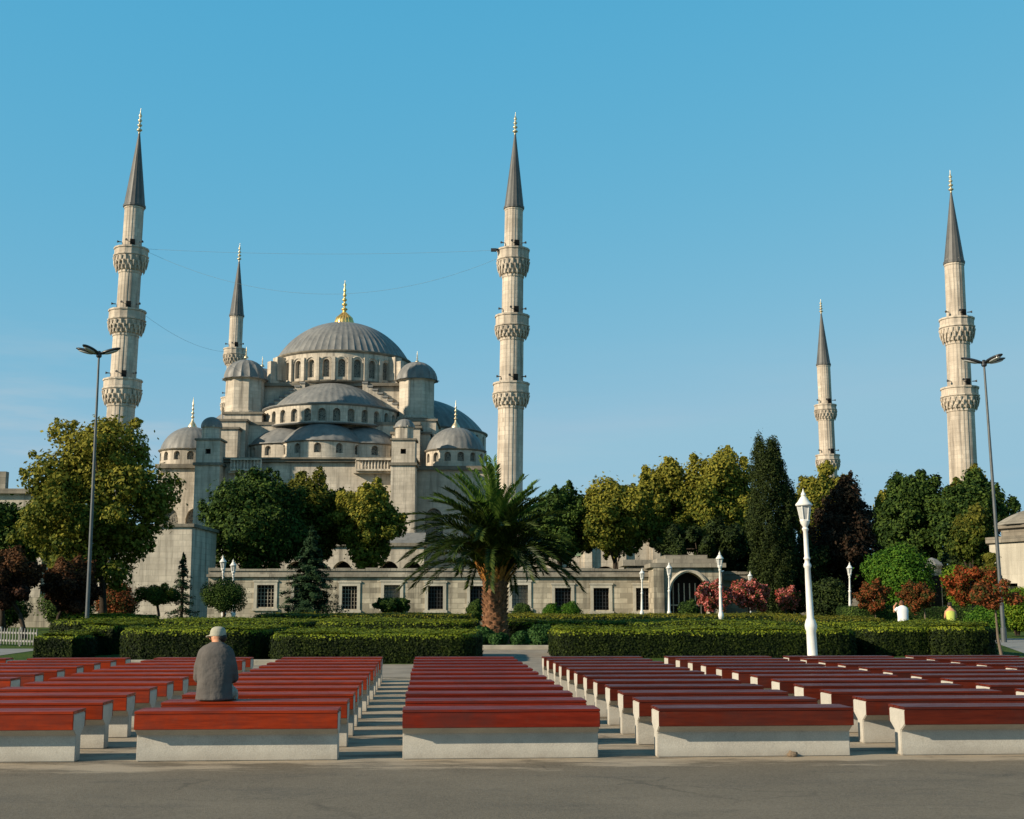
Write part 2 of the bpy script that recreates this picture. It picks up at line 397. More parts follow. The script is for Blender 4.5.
    def mesh(s, name):
        me = bpy.data.meshes.new(name); me.from_pydata(s.v, [], s.f)
        if max(s.mi, default=0) > 0: me.polygons.foreach_set('material_index', s.mi)
        me.update(); return me
    def build(s, name, mat, parent=None, smooth=None, local=False, weld=False, bevel=0):
        me = s.mesh(name)
        if weld or bevel:
            bm = bmesh.new(); bm.from_mesh(me)
            bmesh.ops.remove_doubles(bm, verts=bm.verts, dist=1e-4)
            if bevel:
                ed = [e for e in bm.edges if len(e.link_faces) == 2 and e.calc_face_angle(0) > .5]
                bmesh.ops.bevel(bm, geom=ed, offset=bevel, segments=2, affect='EDGES', profile=.6)
            bmesh.ops.recalc_face_normals(bm, faces=bm.faces)
            bm.to_mesh(me); bm.free()
        return link_mesh(name, me, mat, parent, local, smooth)

def remeshed(name, mb, voxel, mat, parent, it=4, fac=.5, local=True):
    me = mb.mesh(name); o = bpy.data.objects.new(name, me); col.objects.link(o)
    m = o.modifiers.new('r', 'REMESH'); m.mode = 'VOXEL'; m.voxel_size = voxel; m.use_smooth_shade = True
    s = o.modifiers.new('s', 'SMOOTH'); s.iterations = it; s.factor = fac
    dg = bpy.context.evaluated_depsgraph_get(); dg.update()
    ev = o.evaluated_get(dg); me2 = bpy.data.meshes.new_from_object(ev)
    bpy.data.objects.remove(o); bpy.data.meshes.remove(me)
    me2.materials.clear(); me2.name = name
    return link_mesh(name, me2, mat, parent, local, 180)

def leaf_mesh(name, P, size, mat, parent=None, outward=None, aspect=.6, up=.3, spread=1.0, local=False, extra=None, mid=None):
    """many small leaf-shaped faces; P (N,3) points, size scalar or (N,), outward (N,3) preferred normals"""
    N = len(P); nrm = rng.normal(size=(N, 3)) * spread
    if outward is not None: nrm = nrm * .55 * spread + outward
    nrm[:, 2] += up
    nrm /= np.linalg.norm(nrm, axis=1, keepdims=True) + 1e-9
    t = rng.normal(size=(N, 3)); t -= nrm * (t * nrm).sum(1, keepdims=True); t /= np.linalg.norm(t, axis=1, keepdims=True) + 1e-9
    b = np.cross(nrm, t)
    s = (np.ones(N) * size * rng.uniform(.6, 1.4, N))[:, None]
    V = np.stack([P - t * s, P - b * s * aspect, P + t * s, P + b * s * aspect], 1).reshape(-1, 3)
    me = quads_mesh(name, V, N, extra, mid)
    return link_mesh(name, me, mat, parent, local)
def quads_mesh(name, V, N, extra=None, mid=None):
    nv = len(V); ex_v = 0; loops = np.arange(N * 4, dtype=np.int32); starts = np.arange(N, dtype=np.int32) * 4; mi = np.zeros(N, dtype=np.int32) if mid is None else np.array(mid, dtype=np.int32)
    if extra is not None:
        ev, ef = extra; ev = np.array(ev, dtype=np.float64); ex_l = np.array(ef, dtype=np.int32).reshape(-1) + nv
        V = np.concatenate([V, ev]); loops = np.concatenate([loops, ex_l])
        starts = np.concatenate([starts, N * 4 + np.arange(len(ef), dtype=np.int32) * 4]); mi = np.concatenate([mi, np.ones(len(ef), dtype=np.int32)])
    me = bpy.data.meshes.new(name)
    me.vertices.add(len(V)); me.vertices.foreach_set('co', np.ascontiguousarray(V, dtype=np.float32).ravel())
    me.loops.add(len(loops)); me.loops.foreach_set('vertex_index', loops)
    me.polygons.add(len(starts)); me.polygons.foreach_set('loop_start', starts)
    if extra is not None: me.polygons.foreach_set('material_index', mi)
    me.update(calc_edges=True); me.validate()
    return me
# ------------------------------------------------------------------ ground
BA = R(3.84); BU = Vector((math.cos(BA), math.sin(BA), 0)); BD = Vector((-math.sin(BA), math.cos(BA), 0))
def sheet(name, pts, z, mat, kind='structure', th=None):
    mb = MB()
    if th: mb.prism([(p[0], p[1]) for p in pts], z - th, z, 'xy')
    else: mb.add([(p[0], p[1], z) for p in pts], [tuple(range(len(pts)))])
    o = mb.build(name, mat, None); o['kind'] = kind; return o
sheet('ground', [(-3000, -200), (3000, -200), (3000, 5000), (-3000, 5000)], 0, M['ground'])
def bpt(u, d, z=0): return BU * u + BD * d + Vector((0, 0, z))
sheet('plaza', [bpt(-60, -30), bpt(60, -30), bpt(60, 28.2), bpt(-60, 28.2)], .004, M['asphalt'])
sheet('paved_path', [bpt(-60, 28.2), bpt(60, 28.2), bpt(60, 34.2), bpt(-60, 34.2)], .006, M['paving'])
# a path runs back between the hedges towards the palm, and past both ends of the garden
sheet('garden_path', [(-1.2, 34.2), (2.3, 34.4), (3.4, 45.0), (-1.4, 45.0)], .008, M['paving'])
sheet('side_path', [(-40, 30.5), (-15.0, 32.5), (-16.6, 46), (-60, 48)], .010, M['path_grey'])
sheet('far_side_path', [(15.2, 37), (60, 37), (60, 60), (22, 60)], .010, M['path_grey'])
k = MB(); a, b = bpt(-30, 34.25), bpt(-1.2, 34.25)
k.add([a, b, b + Vector((0, .25, 0)), a + Vector((0, .25, 0))] + [q + Vector((0, 0, .13)) for q in (a, b, b + Vector((0, .25, 0)), a + Vector((0, .25, 0)))],
      [(0, 1, 2, 3), (4, 5, 6, 7), (0, 1, 5, 4), (1, 2, 6, 5), (2, 3, 7, 6), (3, 0, 4, 7)])
k.box(-1.5, 3.3, 45.0, 45.3, 0, .16)
o = k.build('kerb', M['kerb'], None, weld=True, bevel=.02); o['kind'] = 'structure'

# ------------------------------------------------------------------ benches
p0 = gnd(403, 710.5, .5); D0 = p0.dot(BD)          # front row, top front edge
def u_at(px):
    """place along the front row where a photo column meets it"""
    lo, hi = -40., 40.
    for _ in range(50):
        mid = (lo + hi) / 2; q = BU * mid + BD * D0
        zc = q.y * math.cos(PITCH) + (.5 - CAMZ) * math.sin(PITCH)
        if 512 + F * q.x / zc < px: lo = mid
        else: hi = mid
    return lo
qz = BU * u_at(652) + BD * D0
PITCH_ROW = (qz.y * math.cos(PITCH) - 1.05 * math.sin(PITCH)) / 11.03
SD = .47                                           # seat depth
def bench_meshes(L, key):
    h = L / 2; out = []
    # concrete T-profile plinth, front edge of the wood at y = 0
    t0, t1 = .020, SD - .020
    prof = [(t0, .47), (t0, .325), (.15, .25), (.145, 0), (SD - .145, 0), (SD - .15, .25), (t1, .325), (t1, .47)]
    mb = MB(); mb.prism(prof, -h, h, 'yz'); me = mb.mesh('plinth')
    bm = bmesh.new(); bm.from_mesh(me); bmesh.ops.recalc_face_normals(bm, faces=bm.faces)
    bmesh.ops.bevel(bm, geom=list(bm.edges), offset=.008, segments=2, affect='EDGES'); bm.to_mesh(me); bm.free(); out.append(('plinth', me, M['concrete']))
    def board(nm, x0, x1, y0, y1, z0, z1, bev=.006):
        m = MB(); m.box(x0, x1, y0, y1, z0, z1); me = m.mesh(nm)
        bm = bmesh.new(); bm.from_mesh(me); bmesh.ops.recalc_face_normals(bm, faces=bm.faces)
        bmesh.ops.bevel(bm, geom=list(bm.edges), offset=bev, segments=2, affect='EDGES'); bm.to_mesh(me); bm.free(); return me
    e = h + .004
    w = (SD - .012) / 3
    for i in range(3): out.append(('seat_board', board('seat_board', -e, e, i * (w + .006), i * (w + .006) + w, .472, .503), M[key]))
    out.append(('front_board', board('front_board', -e + .002, e - .002, .001, t0 - .001, .322, .4705, .004), M[key]))
    out.append(('back_board', board('back_board', -e + .002, e - .002, t1 + .001, SD - .001, .322, .4705, .004), M[key]))
    return out
ORD = ['front', 'second', 'third', 'fourth', 'fifth', 'sixth', 'seventh', 'eighth', 'ninth', 'tenth', 'eleventh', 'last']
BORD = ['last', 'last but one', 'third from last', 'fourth from last', 'fifth from last', 'sixth from last', 'seventh from last', 'eighth from last', 'ninth from last', 'tenth from last']
COLS = [  # left, right photo columns on the front row line, first row, wood, label tail
    ('fourth column left of the middle one', -640, -430, 9, 'wood_orange'),
    ('third column left of the middle one', -388, -184, 5, 'wood_orange'),
    ('second column left of the middle one', -126, 72, 0, 'wood_orange'),
    ('column of the seated man', 136, 339, 0, 'wood_orange'),
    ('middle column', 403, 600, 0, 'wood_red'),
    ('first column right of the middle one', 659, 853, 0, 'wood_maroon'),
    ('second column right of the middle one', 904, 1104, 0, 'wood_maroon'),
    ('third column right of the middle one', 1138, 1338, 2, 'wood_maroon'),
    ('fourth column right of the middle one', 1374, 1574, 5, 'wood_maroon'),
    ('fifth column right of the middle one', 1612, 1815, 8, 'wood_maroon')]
BENCH_SPOT = {}
jr = random.Random(5)
for ci, (cname, pl, pr, r0, key) in enumerate(COLS):
    ul, ur = u_at(pl), u_at(pr); proto = bench_meshes(ur - ul, key)
    for r in range(r0, 12):
        q = BU * ((ul + ur) / 2 + jr.uniform(-.012, .012)) + BD * (D0 + r * PITCH_ROW + jr.uniform(-.012, .012))
        q.z = .004
        adj = {'wood_orange': 'orange-red topped', 'wood_red': 'red topped', 'wood_maroon': 'maroon topped'}[key]
        if r0 == 0: lab = '%s concrete bench, %s in the %s' % (adj, 'at the front' if r == 0 else ('last row' if r == 11 else ORD[r] + ' row'), cname)
        else: lab = '%s bench, %s row in the %s' % (adj, BORD[11 - r], cname)
        t = thing('bench', lab, 'bench', q, BA + jr.uniform(-.003, .003), 'concrete benches with varnished wooden tops')
        BENCH_SPOT[(ci, r)] = (q, BA)
        for nm, me, mt in proto:
            if not me.materials: me.materials.append(mt)
            o = bpy.data.objects.new(nm, me); col.objects.link(o); o.parent = t
# small rock in front of the plinth
rk = MB(); rk.ell((0, 0, .025), (.055, .04, .035), 12, 8)
me = rk.mesh('rock')
for v in me.vertices: v.co *= 1 + .18 * math.sin(v.co.x * 90 + v.co.z * 60) * math.cos(v.co.y * 70)
o = link_mesh('rock', me, M['rock'], None, True, 60); g = gnd(792, 757); o.location = (g.x, g.y - .02, .004)
tag(o, 'small brown rock lying at the foot of the front maroon bench', 'rock')

# ------------------------------------------------------------------ hedges
def hedge(name, label, pts, h, n, mat='hedge_leaf', size=.05, cat='hedge', rough=.05, group=None, round_=.12):
    """a clipped hedge over a convex footprint, twiggy core under a skin of leaves"""
    pts = [Vector((p[0], p[1], 0)) for p in pts]; c = sum(pts, Vector()) / len(pts)
    def ring(inset, z):
        out = []
        for p in pts:
            d = (c - p); L = d.length; out.append(p + d * min(inset / max(L, .01) * 1.3, .9) + Vector((0, 0, z)))
        return out
    k = len(pts); levels = [(0.06, 0), (.03, h * .5), (.06, h * .86), (.06 + round_, h * .96)]
    v = []; f = []
    for ins, z in levels: v += ring(ins, z)
    for i in range(len(levels) - 1):
        for j in range(k): f.append((i * k + j, i * k + (j + 1) % k, (i + 1) * k + (j + 1) % k, (i + 1) * k + j))
    top = ring(.06 + round_, h * .96); b0 = len(v); v += top + [c + (p - c) * .02 + Vector((0, 0, h * .97)) for p in pts]
    for j in range(k): f.append((b0 + j, b0 + (j + 1) % k, b0 + k + (j + 1) % k, b0 + k + j))
    # sides and top sampled by area
    n = int(n * 2.4); per = [(pts[j], pts[(j + 1) % k]) for j in range(k)]; lens = np.array([(b - a).length for a, b in per])
    area_side = lens.sum() * h
    tri = [(pts[j], pts[(j + 1) % k]) for j in range(k)]; ta = np.array([abs((a - c).cross(b - c).z) / 2 for a, b in tri]); area_top = ta.sum()
    # only as dense at the far edges as the photo can show
    ns = int(n * area_side / (area_side + area_top)); nt = n - ns
    P = []; O = []
    ch = rng.choice(k, ns, p=lens / lens.sum()); tt = rng.random(ns); zz = rng.random(ns) ** .9
    A = np.array([tuple(a) for a, b in per]); B = np.array([tuple(b) for a, b in per]); C = np.array(tuple(c))
    side = A[ch] * (1 - tt[:, None]) + B[ch] * tt[:, None]
    nrm = np.stack([(B - A)[ch][:, 1], -(B - A)[ch][:, 0], np.zeros(ns)], 1); nrm /= np.linalg.norm(nrm, axis=1, keepdims=True) + 1e-9
    sgn = np.sign((nrm * (side - C)).sum(1, keepdims=True)); nrm *= sgn
    curve = np.clip((zz - .82) / .18, 0, 1) ** 2
    side = side - nrm * (curve * round_)[:, None] + nrm * rng.normal(0, rough * .5, (ns, 1)); side[:, 2] = zz * h
    nrm = nrm + np.stack([np.zeros(ns), np.zeros(ns), curve], 1)
    ch = rng.choice(k, nt, p=ta / ta.sum()); r1 = np.sqrt(rng.random(nt)); r2 = rng.random(nt)
    top = C * (1 - r1)[:, None] + A[ch] * (r1 * (1 - r2))[:, None] + B[ch] * (r1 * r2)[:, None]
    wav = .05 * np.sin(top[:, 0] * 1.9 + pts[0].x) * np.cos(top[:, 1] * 1.7 + top[:, 0] * .7) + .03 * np.sin(top[:, 0] * .9 + 1)
    top[:, 2] = h + wav + rng.normal(0, rough * .35, nt) + np.where(rng.random(nt) < .03, rng.uniform(.03, .12, nt), 0); on = np.zeros((nt, 3)); on[:, 2] = 1
    inn = C - top; inn[:, 2] = 0; L = np.linalg.norm(inn, axis=1, keepdims=True) + 1e-6
    top += inn / L * np.minimum(round_ * .6, L * .5)
    o = leaf_mesh(name, np.concatenate([side, top]), size * .62, [M[mat], M['hedge_core'], M['hedge_side' if mat.startswith('hedge') else mat]], None, np.concatenate([nrm, on]), .6, .05, .6, extra=(v, f), mid=np.concatenate([np.where(zz + rng.normal(0, .07, ns) > .90, 0, 2), np.zeros(nt)]))  # tops take the painted-bright leaf, sides the painted-shade one
    tag(o, label, cat, group); return o
def foot(pxs, Y0, Y1, r=.5):
    """footprint between two photo columns, corners rounded"""
    x0, x1 = (pxs[0] - 512) / F * Y0 * .99, (pxs[1] - 512) / F * Y0 * .99
    out = []
    for cx, cy, a in ((x1 - r, Y0 + r, -90), (x1 - r, Y1 - r, 0), (x0 + r, Y1 - r, 90), (x0 + r, Y0 + r, 180)):
        for q in (0, 30, 60, 90): t = R(a + q); out.append((cx + r * math.cos(t), cy + r * math.sin(t)))
    return out
H = 'clipped hedges of the garden'
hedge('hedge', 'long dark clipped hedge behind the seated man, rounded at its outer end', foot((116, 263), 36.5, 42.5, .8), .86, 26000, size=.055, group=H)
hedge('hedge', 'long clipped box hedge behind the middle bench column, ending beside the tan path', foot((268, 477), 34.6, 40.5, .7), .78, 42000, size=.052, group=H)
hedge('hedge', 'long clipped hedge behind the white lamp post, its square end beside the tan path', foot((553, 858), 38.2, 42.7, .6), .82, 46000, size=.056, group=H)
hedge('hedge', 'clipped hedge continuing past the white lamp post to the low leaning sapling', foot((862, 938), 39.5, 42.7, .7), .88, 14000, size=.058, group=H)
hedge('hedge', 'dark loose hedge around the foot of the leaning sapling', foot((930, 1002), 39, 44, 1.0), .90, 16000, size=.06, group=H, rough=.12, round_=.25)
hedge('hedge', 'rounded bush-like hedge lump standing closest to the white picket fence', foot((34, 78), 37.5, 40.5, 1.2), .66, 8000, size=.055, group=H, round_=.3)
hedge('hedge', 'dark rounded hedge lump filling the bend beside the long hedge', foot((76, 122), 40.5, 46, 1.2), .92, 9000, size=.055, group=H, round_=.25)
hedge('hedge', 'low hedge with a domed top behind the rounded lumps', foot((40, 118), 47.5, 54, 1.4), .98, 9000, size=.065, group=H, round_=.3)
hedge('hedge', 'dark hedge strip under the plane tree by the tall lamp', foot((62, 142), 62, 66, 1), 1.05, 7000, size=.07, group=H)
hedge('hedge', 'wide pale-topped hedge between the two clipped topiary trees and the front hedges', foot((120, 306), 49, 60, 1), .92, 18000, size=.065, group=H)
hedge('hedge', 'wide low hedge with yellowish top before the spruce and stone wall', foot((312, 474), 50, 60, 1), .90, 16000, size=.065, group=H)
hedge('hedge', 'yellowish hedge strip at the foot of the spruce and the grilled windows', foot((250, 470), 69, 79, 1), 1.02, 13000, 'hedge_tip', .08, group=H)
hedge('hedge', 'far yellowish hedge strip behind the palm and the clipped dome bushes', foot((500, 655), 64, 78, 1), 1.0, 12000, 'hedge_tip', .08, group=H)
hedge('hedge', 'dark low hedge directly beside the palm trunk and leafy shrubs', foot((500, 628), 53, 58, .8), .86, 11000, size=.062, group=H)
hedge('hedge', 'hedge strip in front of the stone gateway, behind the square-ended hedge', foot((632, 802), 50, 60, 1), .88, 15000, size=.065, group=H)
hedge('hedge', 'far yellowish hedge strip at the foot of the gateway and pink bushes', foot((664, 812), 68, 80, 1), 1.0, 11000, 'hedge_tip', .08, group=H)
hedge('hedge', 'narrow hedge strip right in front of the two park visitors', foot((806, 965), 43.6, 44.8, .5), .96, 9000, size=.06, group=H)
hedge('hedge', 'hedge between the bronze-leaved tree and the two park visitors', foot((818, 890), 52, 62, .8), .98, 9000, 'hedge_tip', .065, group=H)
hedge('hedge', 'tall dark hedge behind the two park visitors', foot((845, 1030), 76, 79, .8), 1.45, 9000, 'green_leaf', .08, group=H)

# ------------------------------------------------------------------ trees
def lobes_in(c, r, m, lr=(.34, .5), seed=0, shell=(.45, .8), taper=None):
    q = random.Random(seed); out = []
    for i in range(m):
        z = 1 - 2 * (i + .5) / m; a = i * 2.39996 + q.uniform(-.4, .4); s = math.sqrt(max(0, 1 - z * z)); k = q.uniform(*shell)
        w = taper(z) if taper else 1
        lr_ = q.uniform(*lr) * min(r) * (q.uniform(.55, .8) if i % 3 == 0 else 1); k = k * (1.22 if i % 3 == 0 else 1)
        out.append(((c[0] + r[0] * s * math.cos(a) * k * w, c[1] + r[1] * s * math.sin(a) * k * w, c[2] + r[2] * z * k), (lr_ * q.uniform(.9, 1.25), lr_ * q.uniform(.9, 1.25), lr_ * q.uniform(.8, 1.1))))
    return out
def crown(name, lobes, n, size, mat, parent, up=.35, aspect=.6, shell=.55, spread=1.0, sprigs=0):
    n = int(n * 3.0); size = size * .56
    if sprigs:
        q = random.Random(n + len(lobes)); ex_ = []
        xs = [l[0] for l in lobes]; cz = sum(p[2] for p in xs) / len(xs); cx = sum(p[0] for p in xs) / len(xs); cy = sum(p[1] for p in xs) / len(xs)
        for i in range(sprigs):
            c_, r_ = q.choice(lobes); d_ = Vector((c_[0] - cx + q.uniform(-.6, .6) * r_[0], c_[1] - cy + q.uniform(-.6, .6) * r_[0], (c_[2] - cz) * 1.1 + q.uniform(-.2, .9) * r_[2])).normalized()
            p_ = Vector(c_) + Vector((d_.x * r_[0], d_.y * r_[1], d_.z * r_[2])) * q.uniform(.95, 1.25); k_ = q.uniform(.16, .34)
            ex_.append((tuple(p_), (r_[0] * k_ * .8, r_[1] * k_ * .8, r_[2] * k_ * q.uniform(.8, 1.35))))
        lobes = list(lobes) + ex_
    w = np.array([r[0] * r[2] for c, r in lobes]); ch = rng.choice(len(lobes), n, p=w / w.sum())
    C = np.array([c for c, r in lobes])[ch]; Rr = np.array([r for c, r in lobes])[ch]
    d = rng.normal(size=(n, 3)); d /= np.linalg.norm(d, axis=1, keepdims=True)
    k = (shell + (1.08 - shell) * rng.random(n) ** .7)[:, None]
    stray = rng.random(n) < (.10 if sprigs else .04); k[stray] *= rng.uniform(1.05, 1.5, (stray.sum(), 1))
    P = C + d * Rr * k
    P[:, 2] = np.maximum(P[:, 2], .05)
    return leaf_mesh(name, P, size, mat, parent, d, aspect, up, spread)
def trunk(base, top, r0, r1, parent, lobes=(), mat='bark', nb=6, bend=.3, fork=.35, seed=1):
    q = random.Random(seed); mb = MB(); base = Vector(base); top = Vector(top); pts = []; rad = []
    for i in range(7):
        t = i / 6; p = base.lerp(top, t); w = math.sin(t * PI) * bend
        p += Vector((w * q.uniform(-.4, .6), w * q.uniform(-.4, .4), 0)); pts.append(p); rad.append(r0 + (r1 - r0) * t ** .7)
    pts[0].z = -.05; rad[0] *= 1.35
    mb.tube(pts, rad, 9)
    ls = list(lobes); q.shuffle(ls)
    for c, r in ls[:nb]:
        s = pts[q.randint(max(1, int(fork * 6)), 5)]; e = Vector(c); mid = s.lerp(e, .5) + Vector((q.uniform(-.3, .3), q.uniform(-.3, .3), q.uniform(0, .5))) * (e - s).length * .25
        mb.tube([s, s.lerp(mid, .5) + Vector((0, 0, .1)), mid, e], [r1 * 1.0, r1 * .8, r1 * .6, r1 * .2], 6)
    return mb.build('trunk', M[mat], parent, 180)
TREE_G = 'trees of the park'
def tree(name, label, box, D, mat, n, size, trunk_px=None, m=30, seed=1, group=None, lr=(.26, .42), depth=None, r0=None, bark='bark', base_z=0, shell=(.45, .8), cat='tree', taper=None, up=.35, nb=6, fork=.35, clear=.0, aspect=.6):
    """box = photo pixels x0,x1,y0,y1 of the crown; D its distance"""
    x0, x1, y0, y1 = box; pc = at((x0 + x1) / 2, (y0 + y1) / 2, D)
    a = (xat(x1, (y0 + y1) / 2, D) - xat(x0, (y0 + y1) / 2, D)) / 2; c = (zat(y0, D) - zat(y1, D)) / 2; b = depth or a
    bx = xat(trunk_px, 605, D) if trunk_px else pc.x
    t = thing(name, label, cat, (bx, D, base_z), 0, group)
    a *= .9; b *= .9; c *= .94; ls = lobes_in(pc, (a, b, c), int(m * 1.5), lr, seed, shell, taper)
    crown('crown', ls, n, size, M[mat], t, up, aspect, sprigs=90)
    r0 = r0 or max(.12, (pc.z + c) * .022)
    trunk((bx, D, base_z), (pc.x, D, pc.z + c * .3), r0, r0 * .45, t, ls, bark, nb, .3, fork, seed)
    return t
P = 'plane trees behind the stone wall'
tree('plane_tree', 'tall yellowing plane tree in front of the first minaret, behind the tall lamp', (16, 174, 402, 596), 66, 'plane_leaf', 17000, .19, 106, 44, 3, None, (.18, .30), r0=.22, fork=.3, nb=11, shell=(.4, .9), taper=lambda z: 1 - .38 * max(0, z))
tree('broadleaf_tree', 'dark leafy tree at the edge of the photo, beside the plane tree', (-45, 52, 492, 592), 72, 'green_leaf', 9000, .20, 4, 18, 4)
PL = 'purple-leaved plum trees behind the picket fence'
tree('plum_tree', 'purple-leaved plum tree at the very edge of the photo above the picket fence', (-40, 46, 548, 606), 60, 'purple_leaf', 8000, .13, 27, 16, 5, PL, r0=.13, fork=.2)
tree('plum_tree', 'purple-leaved plum tree between the picket fence and the tall lamp', (38, 100, 556, 614), 63, 'purple_leaf', 6500, .13, 57, 14, 6, PL, r0=.11, fork=.2)
TP = 'topiary trees clipped into umbrella shape'
def flat_lobe(box, D, tp, label, n, seed):
    x0, x1, y0, y1 = box; pc = at((x0 + x1) / 2, (y0 + y1) / 2, D); a = (x1 - x0) / 2 / F * D; c = (y1 - y0) / 2 / F * D
    t = thing('topiary_tree', label, 'tree', (xat(tp, 605, D), D, 0), 0, TP)
    ls = lobes_in(pc, (a, a, c), 16, (.6, .85), seed, (.35, .75)); crown('crown', ls, n, .07, M['mid_leaf' if seed == 8 else 'green_leaf'], t, .5)
    trunk((xat(tp, 605, D), D, 0), (pc.x, D, pc.z), .09, .06, t, ls, 'bark', 5, .15, .7, seed)
flat_lobe((131, 183, 586, 604), 66, 159, 'flat umbrella-clipped small tree before the sunlit stone block', 7000, 8)
flat_lobe((201, 249, 580, 610), 66, 222, 'round umbrella-clipped small tree hiding the pair of white lamps', 7000, 9)
def conifer(name, label, px, ytop, D, halfw_px, mat, n, size, seed, layers=12, base=.4, sparse=False, group=None):
    top = at(px, ytop, D); bx = top.x; w = halfw_px / F * D; q = random.Random(seed)
    t = thing(name, label, 'tree', (bx, D, 0), 0, group); P = []; O = []
    mb = MB(); mb.tube([(bx, D, -.05), (bx, D, top.z * .6), (bx, D, top.z)], [.16 if not sparse else .09, .08, .015], 7)
    per = n // (layers * 8)
    for i in range(layers):
        f = i / (layers - 1); zl = base + (top.z - base) * f * .97; rr = w * (1 - f) ** .85 * q.uniform(.85, 1.1) + .05
        for k in range(8):
            a = 2 * PI * k / 8 + i * .7 + q.uniform(-.35, .35); L = rr * q.uniform(.5, 1.2); dr = L * q.uniform(.1, .38); z = zl + q.uniform(-.5, .5) * (top.z - base) / layers
            s = np.sqrt(rng.random(per)); wd = .16 * L * (1.1 - s) + .04
            sx = s * L; lat = rng.normal(0, 1, per) * wd; zz = z - dr * s ** 1.4 + .1 * L * s ** 3 + rng.normal(0, .04 + .02 * L, per)
            P.append(np.stack([bx + sx * math.cos(a) - lat * math.sin(a), D + sx * math.sin(a) + lat * math.cos(a), np.maximum(zz, .05)], 1))
            O.append(np.tile([math.cos(a) * .6, math.sin(a) * .6, .4], (per, 1)))
            mb.tube([(bx, D, z), (bx + L * .7 * math.cos(a), D + L * .7 * math.sin(a), z - dr * .6)], [.03, .01], 4, False)
    leaf_mesh('crown', np.concatenate(P), size, M[mat], t, np.concatenate(O), .45, .4, .7)
    mb.build('trunk', M['bark'], t, 60)
conifer('spruce', 'dark dense spruce in front of the stone wall, before the mosque', 312, 526, 82, 42, 'conifer_leaf', 34000, .085, 3, 24, .3)
conifer('young_fir', 'thin sparse young fir beside the sunlit stone block', 184, 553, 72, 19, 'conifer_leaf', 6000, .055, 5, 11, .7, True)
tree('broadleaf_tree', 'large very dark round tree before the mosque front', (203, 303, 470, 574), 122, 'green_leaf', 15000, .30, 262, 26, 11, None, (.36, .5), r0=.3)
tree('plane_tree', 'yellow-green tree rising behind the spruce, next to the dark round tree', (272, 350, 463, 574), 128, 'mid_leaf', 12000, .30, 318, 22, 12, P)
tree('plane_tree', 'yellow-leaved round tree standing alone just before the palm', (329, 407, 480, 568), 126, 'plane_leaf', 10000, .30, 372, 20, 13, P)
tree('broadleaf_tree', 'dark flat-crowned tree partly hidden behind the palm', (512, 606, 488, 560), 118, 'green_leaf', 9000, .30, 560, 20, 14, None, fork=.2, r0=.32)
tree('plane_tree', 'plane tree with a forked trunk showing above the stone wall', (572, 658, 478, 560), 116, 'plane_leaf', 12000, .28, 612, 24, 15, P, fork=.2, r0=.3)
tree('plane_tree', 'plane tree behind the gateway roof, between the forked one and the tallest', (630, 708, 455, 560), 124, 'plane_leaf', 12000, .29, 668, 22, 16, P)
tree('plane_tree', 'tallest yellow-green plane tree, right beside the cypress', (674, 764, 448, 566), 122, 'plane_leaf', 16000, .29, 716, 26, 17, P)
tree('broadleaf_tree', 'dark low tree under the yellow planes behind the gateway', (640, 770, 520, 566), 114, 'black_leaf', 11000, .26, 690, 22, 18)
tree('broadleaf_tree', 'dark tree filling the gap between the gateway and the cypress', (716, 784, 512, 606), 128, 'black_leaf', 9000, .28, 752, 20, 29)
tree('plane_tree', 'yellow-green plane tree hiding the foot of the smaller far minaret', (786, 856, 460, 560), 122, 'plane_leaf', 10000, .29, 822, 20, 19, P)
tree('purple_beech', 'tall dark bronze-leaved tree between the cypress and the green dome bush', (810, 880, 474, 612), 100, 'brown_leaf', 15000, .22, 844, 26, 20, None, (.38, .55), r0=.2)
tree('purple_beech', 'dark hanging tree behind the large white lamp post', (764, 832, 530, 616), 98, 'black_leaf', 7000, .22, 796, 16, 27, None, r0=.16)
tree('plane_tree', 'yellowish tree between the bronze tree and the big dark clump', (866, 914, 476, 570), 125, 'plane_leaf', 7000, .29, 890, 16, 21, P)
tree('broadleaf_tree', 'big dark green tree in front of the two-balcony minaret', (874, 948, 464, 580), 118, 'green_leaf', 13000, .28, 914, 22, 22, None)
tree('broadleaf_tree', 'wide dark green tree at the foot of the tall lamp by the domed tomb', (926, 1012, 470, 578), 114, 'green_leaf', 14000, .28, 968, 24, 23, None)
tree('plane_tree', 'yellow tree top showing just behind the tall minaret lamp', (940, 1000, 462, 560), 130, 'mid_leaf', 8000, .3, 972, 16, 24, P)
tree('broadleaf_tree', 'mid-green bushy tree low before the dark clump', (944, 998, 505, 568), 96, 'mid_leaf', 7000, .22, 972, 16, 25, None)
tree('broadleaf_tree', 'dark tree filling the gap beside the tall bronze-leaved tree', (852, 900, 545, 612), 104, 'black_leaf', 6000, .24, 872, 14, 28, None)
tree('broadleaf_tree', 'dark low tree behind the kiosk and the red-leaved tree', (922, 1004, 552, 616), 102, 'black_leaf', 7000, .24, 962, 14, 26)
